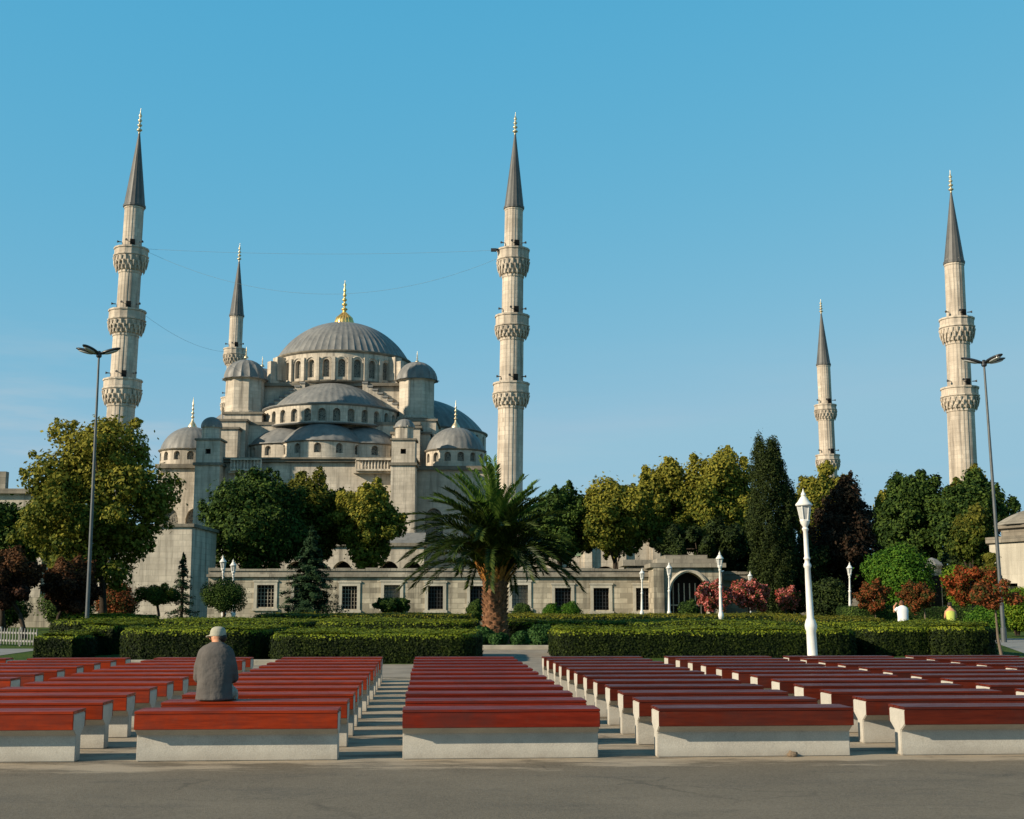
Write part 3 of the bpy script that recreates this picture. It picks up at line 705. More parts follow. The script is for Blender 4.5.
# cypress: leaves on a spindle made of upright tufts
def cypress(label, px, x0, x1, ytop, D):
    top = at(px, ytop, D); Hh = top.z; w = (x1 - x0) / 2 / F * D * .87; q = random.Random(4); ls = []
    t = thing('cypress', label, 'tree', (top.x, D, 0))
    for i in range(95):
        f = (i + .5) / 95; a = i * 2.39996; prof = min(1, (f + .08) * 3.2) * (1 - max(0, f - .55) ** 1.6 * 2.1); rr = w * prof * q.uniform(.55, .86)
        ls.append(((top.x + rr * math.cos(a), D + rr * math.sin(a), (.3 + Hh * f * .915)), (w * .28 * q.uniform(.8, 1.2), w * .28, w * .62 * q.uniform(.7, 1.25))))
    for i in range(14): f = i / 13; ls.append(((top.x + w * q.uniform(.55, .95), D + q.uniform(-.5, .3), Hh * (.42 + .30 * f)), (w * .26, w * .26, w * .5)))
    crown('crown', ls, 26000, .15, M['cypress_leaf'], t, .15, .45)
    trunk((top.x, D, 0), (top.x, D, Hh * .8), .3, .05, t, ls, 'bark', 0)
cypress('tall dark pointed cypress towering over the garden near the white lamp post', 767, 741, 795, 433, 96)
BU_ = 'rounded ornamental bushes'
def bush(name, label, box, D, mat, n, size, m=16, seed=1, group=None, cat='bush', lr=(.5, .7)):
    x0, x1, y0, y1 = box; pc = at((x0 + x1) / 2, (y0 + y1) / 2, D); a = (x1 - x0) / 2 / F * D; zt = zat(y0, D)
    t = thing(name, label, cat, (pc.x, D, 0), 0, group)
    ls = lobes_in((pc.x, D, zt * .46), (a * .82, a * .78, zt * .44), m, lr, seed, (.35, .62)); crown('foliage', ls, n, size, M[mat], t, .4)
    mb = MB(); 
    for k in range(4): mb.tube([(pc.x + .05 * k - .1, D, -.03), (pc.x + (k - 1.5) * a * .25, D + (k % 2 - .5) * .3, zt * .6)], [.05, .02], 5)
    mb.build('stem', M['bark'], t, 60); return t
bush('dome_bush', 'large bright green dome-shaped bush behind the seated visitors', (861, 936, 528, 616), 90, 'bright_leaf', 14000, .16, 20, 31)
bush('dome_bush', 'lime green rounded bush behind the red-leaved tree', (938, 994, 552, 616), 84, 'lime_leaf', 8000, .15, 16, 32)
bush('dome_bush', 'yellow-green bush at the edge of the photo below the tomb', (992, 1040, 580, 622), 66, 'lime_leaf', 6000, .11, 14, 33)
bush('dome_bush', 'mid green bush between the tall lamp and the path', (960, 1012, 600, 632), 58, 'bright_leaf', 6000, .10, 14, 38)
bush('creeper', 'green creeper hanging over the corner of the domed tomb', (974, 1003, 536, 612), 78, 'mid_leaf', 5000, .14, 16, 36, None, 'creeper')
bush('dark_shrub', 'dark shrub mass behind the large white lamp post, at the foot of the bronze tree', (800, 856, 570, 616), 92, 'black_leaf', 6000, .18, 14, 37, None, 'shrub')
bush('low_shrub', 'russet low shrub below the plane tree, beside the sunlit stone block', (92, 142, 572, 616), 84, 'orange_leaf', 4500, .13, 14, 81, None, 'bush')
bush('low_shrub', 'dark leafy low shrub between the plum trees and the plane tree', (36, 96, 578, 616), 78, 'green_leaf', 5000, .13, 14, 82, None, 'bush')
bush('low_shrub', 'dark leafy low shrub behind the outermost plum tree', (-20, 34, 584, 618), 80, 'green_leaf', 3500, .13, 12, 83, None, 'bush')
DB = 'clipped dome bushes in front of the wall windows'
for (x0, x1, y0, lab, sd) in ((512, 535, 598, 'small clipped dome bush with a reddish foot beside the palm trunk', 41), (541, 563, 595, 'clipped dome bush, second along from the palm trunk', 42),
                           (556, 583, 596, 'clipped dome bush furthest from the palm trunk', 43), (466, 485, 590, 'dark clipped dome bush half hidden by the palm trunk', 44)):
    bush('clipped_bush', lab, (x0, x1, y0, 615), 86, 'green_leaf' if sd in (41, 44) else 'bright_leaf', 4200, .08, 10, sd, DB, lr=(.62, .7))
tree('flat_shrub', 'low spreading shrub with a flat top before the grilled windows', (370, 413, 598, 612), 84, 'green_leaf', 4200, .12, 392, 12, 45, cat='shrub', lr=(.6, .8), r0=.08)
RL = 'small red-leaved trees along the rear path'
tree('autumn_tree', 'small orange-red tree with a slim pale trunk beside the crouching visitor', (944, 998, 566, 606), 62, 'red_leaf', 4600, .11, 966, 18, 51, RL, r0=.07, bark='pale_bark', fork=.5)
tree('autumn_tree', 'small russet tree with a pale trunk behind the visitor in white', (899, 936, 580, 612), 68, 'orange_leaf', 3000, .11, 924, 14, 52, RL, r0=.07, bark='pale_bark', fork=.5)
tree('autumn_tree', 'small russet tree next to the slim white lamp by the bronze tree', (854, 892, 580, 612), 76, 'orange_leaf', 3000, .12, 873, 14, 53, RL, r0=.07, bark='pale_bark', fork=.5)
CM = 'pink-flowering bushes by the gateway'
tree('pink_bush', 'pink-flowering bush next to the gateway arch, half before its opening', (690, 734, 578, 612), 84, 'pink_leaf', 2604, .13, 712, 14, 61, CM, cat='bush', r0=.09)
tree('pink_bush', 'wide pink-flowering bush between the two slim white lamps', (722, 778, 576, 612), 86, 'pink_leaf', 3224, .13, 748, 16, 62, CM, cat='bush', r0=.09)
tree('pink_bush', 'small pink-flowering bush beside the large white lamp post', (772, 802, 584, 612), 88, 'pink_leaf', 1860, .13, 786, 10, 63, CM, cat='bush', r0=.09)
bush('green_shrub', 'dark green shrub standing in the gateway opening', (676, 702, 593, 616), 82, 'green_leaf', 2500, .11, 10, 64, None, 'shrub')
SH = 'leafy shrubs round the foot of the palm'
for i, (x0, x1, y0, D, lab) in enumerate(((470, 496, 622, 47.5, 'leafy shrub close to the palm trunk, beside the long box hedge'), (508, 532, 628, 47, 'low leafy shrub on the kerb just past the palm trunk'),
                                     (524, 562, 622, 48.5, 'broad leafy shrub between the palm and the square-ended hedge'), (484, 512, 630, 47.2, 'small dark shrub right at the foot of the palm trunk'))):
    bush('leafy_shrub', lab, (x0, x1, y0, 646), D, 'shrub_leaf', 3000, .09, 10, 70 + i, SH, 'shrub')
# young leaning sapling at the end of the benches
st = thing('sapling', 'thin leaning sapling with a few reddish leaves above the last benches', 'tree', tuple(gnd(1004, 668)))
sb = gnd(1004, 668); tp = at(994, 594, sb.y + .4)
mb = MB(); mb.tube([sb, sb.lerp(tp, .4) + Vector((-.05, 0, 0)), tp], [.05, .035, .015], 7); mb.build('trunk', M['pale_bark'], st, 60)
crown('crown', lobes_in(tp, (.75, .6, .4), 8, (.4, .6), 3), 700, .075, M['orange_leaf'], st)

# ------------------------------------------------------------------ palm
def palm():
    D = 52.; bx = xat(495, 605, D); zt = zat(580, D)
    t = thing('palm_tree', 'large date palm with arching fronds and a thick diamond-patterned trunk', 'palm tree', (bx, D, 0))
    mb = MB(); mb.lathe((bx, D, -.05), [(.62, 0), (.52, .5), (.47, zt * .5), (.46, zt * .8), (.52, zt)], 20)
    q = random.Random(2)
    rows = 15; per = 9
    for i in range(rows):
        z = .1 + (zt - .05) * i / rows; rr = .56 - .10 * min(1, i / 5)
        for k in range(per):
            a = 2 * PI * (k + .5 * (i % 2)) / per + q.uniform(-.05, .05); w = .17 * q.uniform(.85, 1.1); hh = .17
            er = Vector((math.cos(a), math.sin(a), 0)); et = Vector((-math.sin(a), math.cos(a), 0)); c = Vector((bx, D, z)) + er * (rr - .05)
            tip = c + er * q.uniform(.13, .20) + Vector((0, 0, hh * .95)); tl = tip - et * .07 - er * .02; tr = tip + et * .07 - er * .02
            mb.add([c - et * w, c - Vector((0, 0, hh)), c + et * w, c + Vector((0, 0, hh * .9)), tl, tr], [(0, 1, 4), (1, 5, 4), (1, 2, 5), (2, 3, 5), (3, 4, 5), (3, 0, 4)])
    mb.build('trunk', M['palm_bark'], t)
    mb = MB()
    for k in range(46):
        a = k * 2.39996; z = zt - .15 + .75 * (k / 46); er = Vector((math.cos(a), math.sin(a), 0)); rr = .46 - .15 * k / 46; c = Vector((bx, D, z)) + er * rr
        mb.tube([c, c + er * .20 + Vector((0, 0, .35)), c + er * q.uniform(.3, .55) + Vector((0, 0, q.uniform(.6, .9)))], [.10, .07, .03], 5, True, .6)
    mb.lathe((bx, D, zt - .05), [(.5, 0), (.42, .4), (.2, .8), (0, 1)], 12)
    mb.build('frond_bases', M['palm_stub'], t, 60)
    c0 = Vector((bx, D, zt + .45)); nf = 98
    for k in range(nf):
        f = k / (nf - 1); a = k * 2.39996 + q.uniform(-.15, .15)
        L = (4.2 + .25 * f ** 1.5) * (1 - .17 * max(0, math.cos(a))) * q.uniform(.86, 1.06)
        er = Vector((math.cos(a), math.sin(a), 0)); et = Vector((-math.sin(a), math.cos(a), 0))
        # rachis rises, then bends over under its own weight
        S = 24; pts = []; p = c0 + er * (.28 - .2 * f) + Vector((0, 0, -.35 + .7 * f))
        e0 = R(36 + 52 * f ** .9 + q.uniform(-7, 7)); bend = R(min(98 + 30 * f, 128 - 84 * f ** 1.3) + q.uniform(-10, 10))
        for i in range(S + 1):
            pts.append(p.copy()); s = i / S; e = e0 - bend * s ** 1.15
            p = p + (er * math.cos(e) + Vector((0, 0, math.sin(e)))) * (L / S)
        V = []; F_ = []
        def quad(a_, b_, c_, d_):
            o = len(V); V.extend([a_, b_, c_, d_]); F_.append((o, o + 1, o + 2, o + 3))
        for i in range(S):
            w = .035 * (1 - i / S) + .008
            quad(pts[i] - et * w, pts[i] + et * w, pts[i + 1] + et * w * .9, pts[i + 1] - et * w * .9)
        for i in range(3, S + 1):
            s = i / S; ll = .56 * math.sin(min(1, s * 1.15 + .12) * PI * .86) ** .7 + .07
            d = (pts[i] - pts[i - 1]).normalized(); nrm = et.cross(d).normalized()
            for h2 in (0, .33, .67):
                b = pts[i] - (pts[i] - pts[i - 1]) * h2
                for sg in (-1, 1):
                    ph = R(q.uniform(18, 46)); nu = nrm * (-1 if nrm.z < 0 else 1)
                    dirn = (d * .9 + (et * sg * math.cos(ph) + nu * math.sin(ph)) * .85 + Vector((0, 0, -.05))).normalized()
                    l2 = ll * q.uniform(.85, 1.1); tip = b + dirn * l2 + Vector((0, 0, -.12 * l2)); wd = d * .040; md = b + dirn * l2 * .5
                    quad(b - wd, md - wd * 1.2, tip, md + wd * 1.2)
        me = bpy.data.meshes.new('frond'); me.from_pydata([tuple(v) for v in V], [], F_); me.update()
        link_mesh('frond', me, M['palm_young'] if f > .78 else M['palm_leaf'], t)
palm()
# ------------------------------------------------------------------ masonry helpers
def bay(wall, pane, f, u0, u1, v0, v1, uc, hw, sill, spring, depth, arch='round', ns=8):
    """a stretch of wall with one opening; f(u, v, d) maps to space, d = depth into the wall"""
    L, Rr = uc - hw, uc + hw
    def q(mb, pts): mb.add([f(*p) for p in pts], [tuple(range(len(pts)))])
    def strip(a, b, lo, hi, n=2):
        for i in range(n):
            x, y = a + (b - a) * i / n, a + (b - a) * (i + 1) / n; q(wall, [(x, lo, 0), (y, lo, 0), (y, hi, 0), (x, hi, 0)])
    strip(u0, L, v0, v1); strip(Rr, u1, v0, v1)
    if sill > v0: strip(L, Rr, v0, sill)
    pts = []
    for i in range(ns + 1):
        t = i / ns; x = L + 2 * hw * t
        if arch == 'round': y = spring + hw * math.sin(PI * t) ; x = uc - hw * math.cos(PI * t)
        elif arch == 'pointed': w = abs(2 * t - 1); y = spring + hw * 1.15 * math.sqrt(max(0, 1 - w ** 1.7))
        elif arch == 'segment': y = spring + hw * .45 * math.sin(PI * t)
        else: y = spring
        pts.append((x, y))
    for (xa, ya), (xb, yb) in zip(pts, pts[1:]):
        q(wall, [(xa, ya, 0), (xb, yb, 0), (xb, v1, 0), (xa, v1, 0)])
        q(wall, [(xa, ya, 0), (xb, yb, 0), (xb, yb, depth), (xa, ya, depth)])
        if pane is not None: q(pane, [(xa, sill, depth), (xb, sill, depth), (xb, yb, depth), (xa, ya, depth)])
    q(wall, [(L, sill, 0), (L, spring, 0), (L, spring, depth), (L, sill, depth)])
    q(wall, [(Rr, sill, 0), (Rr, spring, 0), (Rr, spring, depth), (Rr, sill, depth)])
    q(wall, [(L, sill, 0), (Rr, sill, 0), (Rr, sill, depth), (L, sill, depth)])
def flat(x0, Y, z0): return lambda u, v, d: (x0 + u, Y + d, z0 + v)
def sidew(X, y0, z0, sg=1): return lambda u, v, d: (X - sg * d, y0 + u, z0 + v)
def cyl(cx, cy, Rad, z0, a_start):
    """u runs along the arc from angle a_start (0 = towards -Y, growing to +X)"""
    def f(u, v, d):
        a = a_start + u / Rad; return (cx + (Rad - d) * math.sin(a), cy - (Rad - d) * math.cos(a), z0 + v)
    return f
def ring_cornice(mb, cx, cy, r, z, h, out, n=48, a0=0, a1=2 * PI):
    mb.lathe((cx, cy, z), [(r - .15, 0), (r + out * .4, .0), (r + out, h * .55), (r + out, h), (r - .3, h + .02)], n, a0, a1)
def ribbed_dome(cx, cy, z, r, hgt, ribs, amp=.012, a0=0, a1=2 * PI, rows=14, base=0.0, power=1.0):
    """lead dome with standing seams; spherical cap of base radius r and height hgt"""
    S = (r * r + hgt * hgt) / (2 * hgt); prof = []
    th = math.asin(min(1, r / S)); th = th if hgt <= r else PI - th
    for i in range(rows + 1):
        a = th * (1 - i / rows); prof.append((S * math.sin(a) + (0 if i < rows else .0), S * math.cos(a) - S + hgt))
    prof[-1] = (.02, hgt)
    if base: prof = [(r + .28, -base), (r + .22, -.02)] + prof
    seg = ribs * 4; full = abs(a1 - a0 - 2 * PI) < 1e-6
    mb = MB(); mb.lathe((cx, cy, z), prof, seg if full else max(8, int(seg * (a1 - a0) / (2 * PI)) // 4 * 4), a0, a1, lambda i, n: 1 + (amp * 1.25 if i % 4 == 0 else 0))
    return mb
def finial_mb(c, h, r):
    prof = [(r, 0), (r * 1.05, h * .05), (r * .75, h * .14), (r * .28, h * .24), (r * .2, h * .30)]
    for k in range(4):
        z = h * (.32 + .13 * k); w = r * (.40 - .06 * k); prof += [(r * .14, z), (w, z + h * .04), (w, z + h * .06), (r * .14, z + h * .10)]
    prof += [(r * .10, h * .86), (.02, h)]
    mb = MB(); mb.lathe(c, prof, 14)
    return mb

# ------------------------------------------------------------------ the mosque
YC = 192.; XC = xat(343.5, 355, YC)
mo = thing('mosque', 'large grey domed stone mosque with cascading lead domes and gilded finial', 'mosque', (XC, 166, 0))
def kid(name, mb, mat, parent=mo, smooth=None): return mb.build(name, M[mat], parent, smooth, weld=False)
def walled(name, parent, mat, f_of, total, v1, nwin, hw, sill, spring, depth, wname='window', u_off=0, arch='round', glass='lattice'):
    """wall with equal bays; each window pane becomes a window of its own"""
    w = MB(); panes = []
    bw = total / nwin
    for i in range(nwin):
        p = MB(); bay(w, p, f_of, u_off + i * bw, u_off + (i + 1) * bw, 0, v1, u_off + (i + .5) * bw, hw, sill, spring, depth, arch); panes.append(p)
    o = kid(name, w, mat, parent)
    for p in panes: kid(wname, p, glass, o)
    return o
# main dome and its drum
zr = zat(362.3, YC)                      # springing of the lead
rD = (408.5 - 278.5) / 2 / F * (YC * math.cos(PITCH) + zr * math.sin(PITCH)) * 1.0
zt = zat(322, YC)
dome = kid('main_dome', ribbed_dome(XC, YC, zr, rD, (zt - zr) * .96, 64, .010, base=.25, rows=18), 'lead', mo, 40)
fz = zat(322.5, YC)
mb = MB(); mb.lathe((XC, YC, fz - .35), [(1.5, 0), (1.45, .5), (1.15, 1.05), (.6, 1.6), (.32, 1.95), (.26, 2.2)], 20)
for kk in range(20):
    a = 2 * PI * kk / 20; mb.tube([(XC + 1.5 * math.cos(a), YC + 1.5 * math.sin(a), fz - .3), (XC + 1.2 * math.cos(a), YC + 1.2 * math.sin(a), fz + .7), (XC + .4 * math.cos(a), YC + .4 * math.sin(a), fz + 1.5)], [.12, .1, .04], 5)
hh = zat(281, YC) - fz - 1.6
z0 = fz + 1.7; prof = [(.22, 0)]
for kk in range(5):
    w = .50 - .07 * kk; z = hh * (.02 + .15 * kk); prof += [(.14, z), (w, z + hh * .045), (w, z + hh * .07), (.13, z + hh * .12)]
prof += [(.1, hh * .8), (.2, hh * .86), (.06, hh * .9), (.02, hh)]
mb.lathe((XC, YC, z0), prof, 12); kid('finial', mb, 'gold', dome, 60)
zb = zat(382, YC - rD); drumR = rD + .25
drum = walled('drum', mo, 'stone', cyl(XC, YC, drumR, zb, -PI), 2 * PI * drumR, zr - zb - .2, 28, .52, .75, (zr - zb) * .60, .5)
mb = MB(); ring_cornice(mb, XC, YC, drumR, zr - .45, .35, .30, 72); ring_cornice(mb, XC, YC, drumR, zb - .05, .35, .35, 72); kid('drum_cornice', mb, 'trim', drum)
# drum buttresses with arched hoods between the windows
mb = MB()
for i in range(28):
    a = 2 * PI * i / 28; e = Vector((math.sin(a), -math.cos(a), 0)); c = Vector((XC, YC, zb)) + e * (drumR + .18)
    mb.obox((c.x, c.y, zb + (zr - zb) * .40), (.26, .28, (zr - zb) * .36), a)
    t_ = Vector((math.cos(a), math.sin(a), 0))
for i in range(28):
    a = 2 * PI * (i + .5) / 28; e = Vector((math.sin(a), -math.cos(a), 0)); t_ = Vector((math.cos(a), math.sin(a), 0)); c = Vector((XC, YC, zb + (zr - zb) * .60)) + e * (drumR + .04)
    pts = [c + t_ * .86 * math.cos(PI * j / 8) + Vector((0, 0, .86 * math.sin(PI * j / 8))) for j in range(9)]
    mb.tube(pts, .14, 5)
kid('drum_buttress', mb, 'stone', drum)
# big flying buttress blocks at the drum's quarters
mb = MB()
for sx in (-1, 1):
    for sy in (-1, 1):
        a = R(52); bx = XC + sx * (drumR + 1.0) * math.sin(a); by = YC + sy * (drumR + 1.0) * math.cos(a)
        mb = MB(); mb.obox((bx, by, zb + (zr - zb) * .36), (1.3, .55, (zr - zb) * .36), sy * sx * (PI / 2 - a))
        mb.obox((bx - sx * .3, by - sy * .2, zb + (zr - zb) * .36 + .7), (.7, .7, (zr - zb) * .36), sy * sx * (PI / 2 - a))
        kid('flying_buttress', mb, 'stone', drum)
# square base under the drum with stepped walls down the front
hb = rD + .6; yF = YC - 9.6
z_lo = zat(440, yF)
mb = MB(); mb.box(XC - hb, XC + hb, yF + .6, YC + 10, z_lo, zb + .02)
kid('dome_base', mb, 'stone', mo)
for sx in (-1, 1):
    mb = MB(); tr = MB(); n = 9
    for i in range(n):
        x0 = XC + sx * (4.2 + (hb + .2 - 4.2) * i / n); x1 = XC + sx * (4.2 + (hb + .2 - 4.2) * (i + 1) / n); zz = zb - .2 - (zat(383, yF) - zat(411, yF)) * i / (n - 1)
        mb.box(min(x0, x1), max(x0, x1), yF - .25, yF + .58, z_lo, zz)
        tr.box(min(x0, x1) - .06, max(x0, x1) + .06, yF - .4, yF + .56, zz + .004, zz + .26)
    o = kid('stepped_wall', mb, 'stone', mo); kid('coping', tr, 'lead', o)
mb = MB(); mb.box(XC - hb - .3, XC + hb + .3, yF - .1, YC + 10.3, zb - .5, zb - .06); kid('base_cornice', mb, 'trim', mo)
# front semi-dome
YS = yF; zs = zat(402.3, YS - 9.75); rS = 8.6
sd = kid('semi_dome', ribbed_dome(XC - .2, YS, zs, rS, zat(383.5, YS) - zs - .1, 52, .010, PI, 2 * PI, base=.2), 'lead', mo, 40)
zs0 = zat(423.5, YS - 9.3); RS = 9.75
sdr = walled('semi_dome_drum', mo, 'stone', cyl(XC - .2, YS, RS, zs0, -PI / 2), PI * RS, zs - zs0 - .1, 15, .52, .32, (zs - zs0) * .56, .45)
mb = MB(); ring_cornice(mb, XC - .2, YS, RS, zs - .3, .3, .3, 40, PI, 2 * PI); ring_cornice(mb, XC - .2, YS, RS - .1, zs0 - .05, .25, .3, 40, PI, 2 * PI)
mb.lathe((XC - .2, YS, zs - .02), [(RS + .25, 0), (rS - .3, .35)], 40, PI, 2 * PI); kid('drum_cornice', mb, 'lead', sdr)
# three exedrae under it
ze = zat(439, YS - 12.6); ze1 = zat(424, YS - 9.7); zw0 = zat(458, YS - 13)
ex = [(-52, 6.4, 5.9), (0, 6.9, 6.0), (52, 6.4, 5.9)]
for aa, off, r in ex:
    a = R(aa); cx = XC - .2 + off * math.sin(a); cy = YS - off * math.cos(a)
    d0 = kid('exedra_dome', ribbed_dome(cx, cy, ze, r, ze1 - ze + .55, 26, .012, 0, 2 * PI, rows=9, base=.18), 'lead', mo, 40)
    f_ = cyl(cx, cy, r, zw0, a - R(100))
    w_ = walled('exedra_wall', mo, 'stone', f_, R(200) * r, ze - zw0, 7, .50, (ze - zw0) * .30, (ze - zw0) * .62, .45)
    mb = MB(); ring_cornice(mb, cx, cy, r, ze - .32, .28, .25, 36); kid('wall_cornice', mb, 'trim', w_)
# the body of the hall
xl, xr = xat(203, 463, 166), xat(412, 463, 166); zc = zat(458, 166)
xL, xR = xat(158, 463, 172), xat(492, 463, 172)
hall = MB(); hall.box(xl, xr, 168.6, 226, -.1, zc - .35)
hall.box(XC - 13, XC + 13, 176, 208, zc - .3, zs0 + .6)
hall.box(XC - 11.2, XC + 11.2, 181, 203, zs0 + .6, zat(424, YS) + .1)
ho = kid('hall', hall, 'stone', mo)
# front wall in bays with arched windows in two storeys (behind the trees)
w = MB(); pn = []
nb = 7; bw = (xr - xl) / nb
for i in range(nb):
    p = MB(); bay(w, p, flat(xl, 168.0, 0), i * bw, (i + 1) * bw, 8, zc - .4, (i + .5) * bw, 1.0, 11.0, 14.0, .5, 'pointed'); pn.append(p)
    p = MB(); bay(w, p, flat(xl, 168.0, 0), i * bw, (i + 1) * bw, 0, 8, (i + .5) * bw, 1.1, 1.5, 5.0, .5, 'flat'); pn.append(p)
fo = kid('front_wall', w, 'stone', mo)
for p in pn: kid('window', p, 'lattice', fo)
mb = MB(); mb.box(xl - .3, xr + .3, 167.4, 176, zc - .35, zc); mb.box(xl - .5, xr + .5, 167.1, 176, zc + .004, zc + .22); kid('cornice', mb, 'trim', mo)
mb = MB(); mb.box(XC - 13.2, XC + 13.2, 175.8, 208.2, zs0 + .2, zs0 + .62); kid('cornice', mb, 'trim', mo)
# balustrades
for (pa, pb) in ((231, 261), (356, 391)):
    xa, xb = xat(pa, 462, 166.6), xat(pb, 462, 166.6); z0 = zat(469, 166.6); z1 = zat(458.5, 166.6); mb = MB()
    mb.box(xa, xb, 166.3, 167.0, z0 - .25, z0); mb.box(xa, xb, 166.35, 166.95, z1 - .22, z1)
    mb.box(xa - .4, xb + .2, 166.9, 168.1, z0 - .5, z0 - .254)
    n = int((xb - xa) / .42)
    for i in range(n + 1):
        x = xa + (xb - xa) * i / n; mb.lathe((x, 166.65, z0), [(.1, 0), (.1, .1), (.13, (z1 - z0) * .35), (.06, (z1 - z0) * .6), (.1, z1 - z0 - .22)], 6)
    mb.box(xa, xb, 167.2, 167.3, z0, z1 - .3)
    kid('balustrade', mb, 'stone', mo)
# weight turrets at the corners of the dome
def turret(px, pw, pdy0, pdy1, pbot, Y):
    x = xat(px, 380, Y); r = pw / 2 / F * Y * 1.03; zd = zat(pdy1, Y - r); ztop = zat(pdy0, Y); zbt = zat(pbot, Y - r)
    t = MB(); n = 8
    t.lathe((x, Y, zbt - 6), [(r * 1.0, 0), (r * 1.0, 6), (r * 1.0, zd - zbt + 6 - .2), (r * 1.1, zd - zbt + 6 - .05), (r * 1.1, zd - zbt + 6.1)], n, rot=PI / 8)
    t.lathe((x, Y, zbt - .3), [(r * .9, 0), (r * 1.12, .05), (r * 1.12, .35), (r * .95, .55)], n, rot=PI / 8)
    o = kid('turret', t, 'stone')
    mb = ribbed_dome(x, Y, zd + .1, r * 1.06, min(ztop - zd - .1, r * 1.05), 16, .05, base=.1, rows=9); kid('turret_dome', mb, 'lead', o, 50)
    kid('finial', finial_mb((x, Y, ztop - .1), 1.7, .32), 'pale_gold', o, 60)
    return o, x, r, zbt
for args in ((245.5, 38, 357.5, 377, 411, 181.5), (417, 36, 362, 378, 416, 181.5), (262, 30, 366, 382, 408, 203), (405, 30, 368, 382, 408, 203)):
    turret(*args)
# stepped masses below the turrets
for (x0p, x1p, ytp, Y0, Y1) in ((224, 262, 412, 176.5, 188), (217, 246, 419, 174, 186), (210, 238, 427, 172, 185), (398, 436, 419, 177, 188), (392, 430, 432, 174.5, 186), (395, 420, 426, 173, 176)):
    mb = MB(); z = zat(ytp, Y0); xa, xb = xat(x0p, ytp, Y0), xat(x1p, ytp, Y0)
    mb.box(xa, xb, Y0, Y1, z - 8, z - .3); o = kid('stepped_block', mb, 'stone')
    mb = MB(); mb.box(xa - .25, xb + .25, Y0 - .25, Y1 + .2, z - .298, z); kid('coping', mb, 'trim', o)
# slim front towers
for (xa_, xb_, ytd0, ytd1, yb1) in ((196, 220, 417, 428, 440), (391.5, 415, 419, 428, 440)):
    Y = 165.2; x0, x1 = xat(xa_, 450, Y), xat(xb_, 450, Y); xm = (x0 + x1) / 2; w = (x1 - x0) / 2; z1 = zat(yb1, Y); z2 = zat(463, Y)
    mb = MB(); p = MB()
    bay(mb, p, flat(x0, Y, z2), 0, 2 * w, 0, z1 - z2, w, .36, (z1 - z2) * .40, (z1 - z2) * .62, .6, 'flat')
    mb.box(x0, x1, Y + .62, Y + 2 * w, z2, z1)
    for X_ in (x0, x1): mb.quad((X_, Y, z2), (X_, Y + .62, z2), (X_, Y + .62, z1), (X_, Y, z1))
    mb.box(x0 - .05, x1 + .05, Y - .05, Y + 2 * w, -.1, z2 - .3)
    o = kid('front_tower', mb, 'stone'); kid('window', p, 'dark', o)
    mb = MB(); mb.box(x0 - .3, x1 + .3, Y - .3, Y + 2 * w + .3, z2 - .3, z2 + .05); mb.box(x0 - .2, x1 + .2, Y - .2, Y + 2 * w + .2, z1 - .02, z1 + .22); kid('cornice', mb, 'trim', o)
    zo = zat(ytd1, Y + w); r = w * .80
    mb = MB(); mb.lathe((xm, Y + w, z1 + .2), [(r, 0), (r, zo - z1 - .3), (r * 1.12, zo - z1 - .2), (r * 1.12, zo - z1)], 8, rot=PI / 8); kid('lantern_drum', mb, 'stone', o)
    kid('tower_dome', ribbed_dome(xm, Y + w, zo, r * 1.08, zat(ytd0, Y + w) - zo, 14, .04, rows=8), 'lead', o, 50)
# corner domes with drums and finials
for (px, pr, yt, yb, yd, yf) in ((191.5, 30.5, 427, 449, 464, 397), (455.5, 29.5, 427.5, 449, 466, 400)):
    Y = 174.; x = xat(px, 450, Y); r = pr / F * Y * 1.0; zd = zat(yb, Y - r * .6); ztp = zat(yt, Y); zd0 = zat(yd, Y - r)
    o = walled('corner_drum', mo, 'stone', cyl(x, Y, r, zd0, -PI), 2 * PI * r, zd - zd0, 14, .46, (zd - zd0) * .28, (zd - zd0) * .6, .4)
    mb = MB(); ring_cornice(mb, x, Y, r, zd - .28, .25, .25, 40); kid('drum_cornice', mb, 'trim', o)
    kid('corner_dome', ribbed_dome(x, Y, zd, r * .99, ztp - zd, 28, .014, base=.12), 'lead', o, 40)
    kid('finial', finial_mb((x, Y, ztp - .25), zat(yf, Y) - ztp + .2, .62), 'pale_gold', o, 60)
    # chamber below the dome
    side = -1 if px < 300 else 1
    xa, xb = (xat(158, 470, 170), xl - .1) if side < 0 else (xr + .1, xat(492, 470, 170))
    mb = MB(); mb.box(xa, xb, 170.6, 214, -.1, zd0 - .3); c_ = kid('corner_chamber', mb, 'stone')
    w = MB(); pn = []; nn = 2; bw = (xb - xa) / nn
    for i in range(nn):
        for (v0, v1, sl, sp) in ((0, 7, 2, 5), (7, zd0 - .5, 9.5, 13)):
            p = MB(); bay(w, p, flat(xa, 170.0, 0), i * bw, (i + 1) * bw, v0, v1, (i + .5) * bw, 1.25, sl, sp, .5, 'pointed'); pn.append(p)
    for X_ in (xa, xb): w.quad((X_, 170, 0), (X_, 170.62, 0), (X_, 170.62, zd0 - .5), (X_, 170, zd0 - .5))
    cf = kid('chamber_front', w, 'stone')
    for p in pn: kid('window', p, 'lattice', cf)
    mb = MB(); mb.box(xa - .3, xb + .3, 169.5, 214.3, zd0 - .55, zd0 - .02); kid('cornice', mb, 'trim', c_)
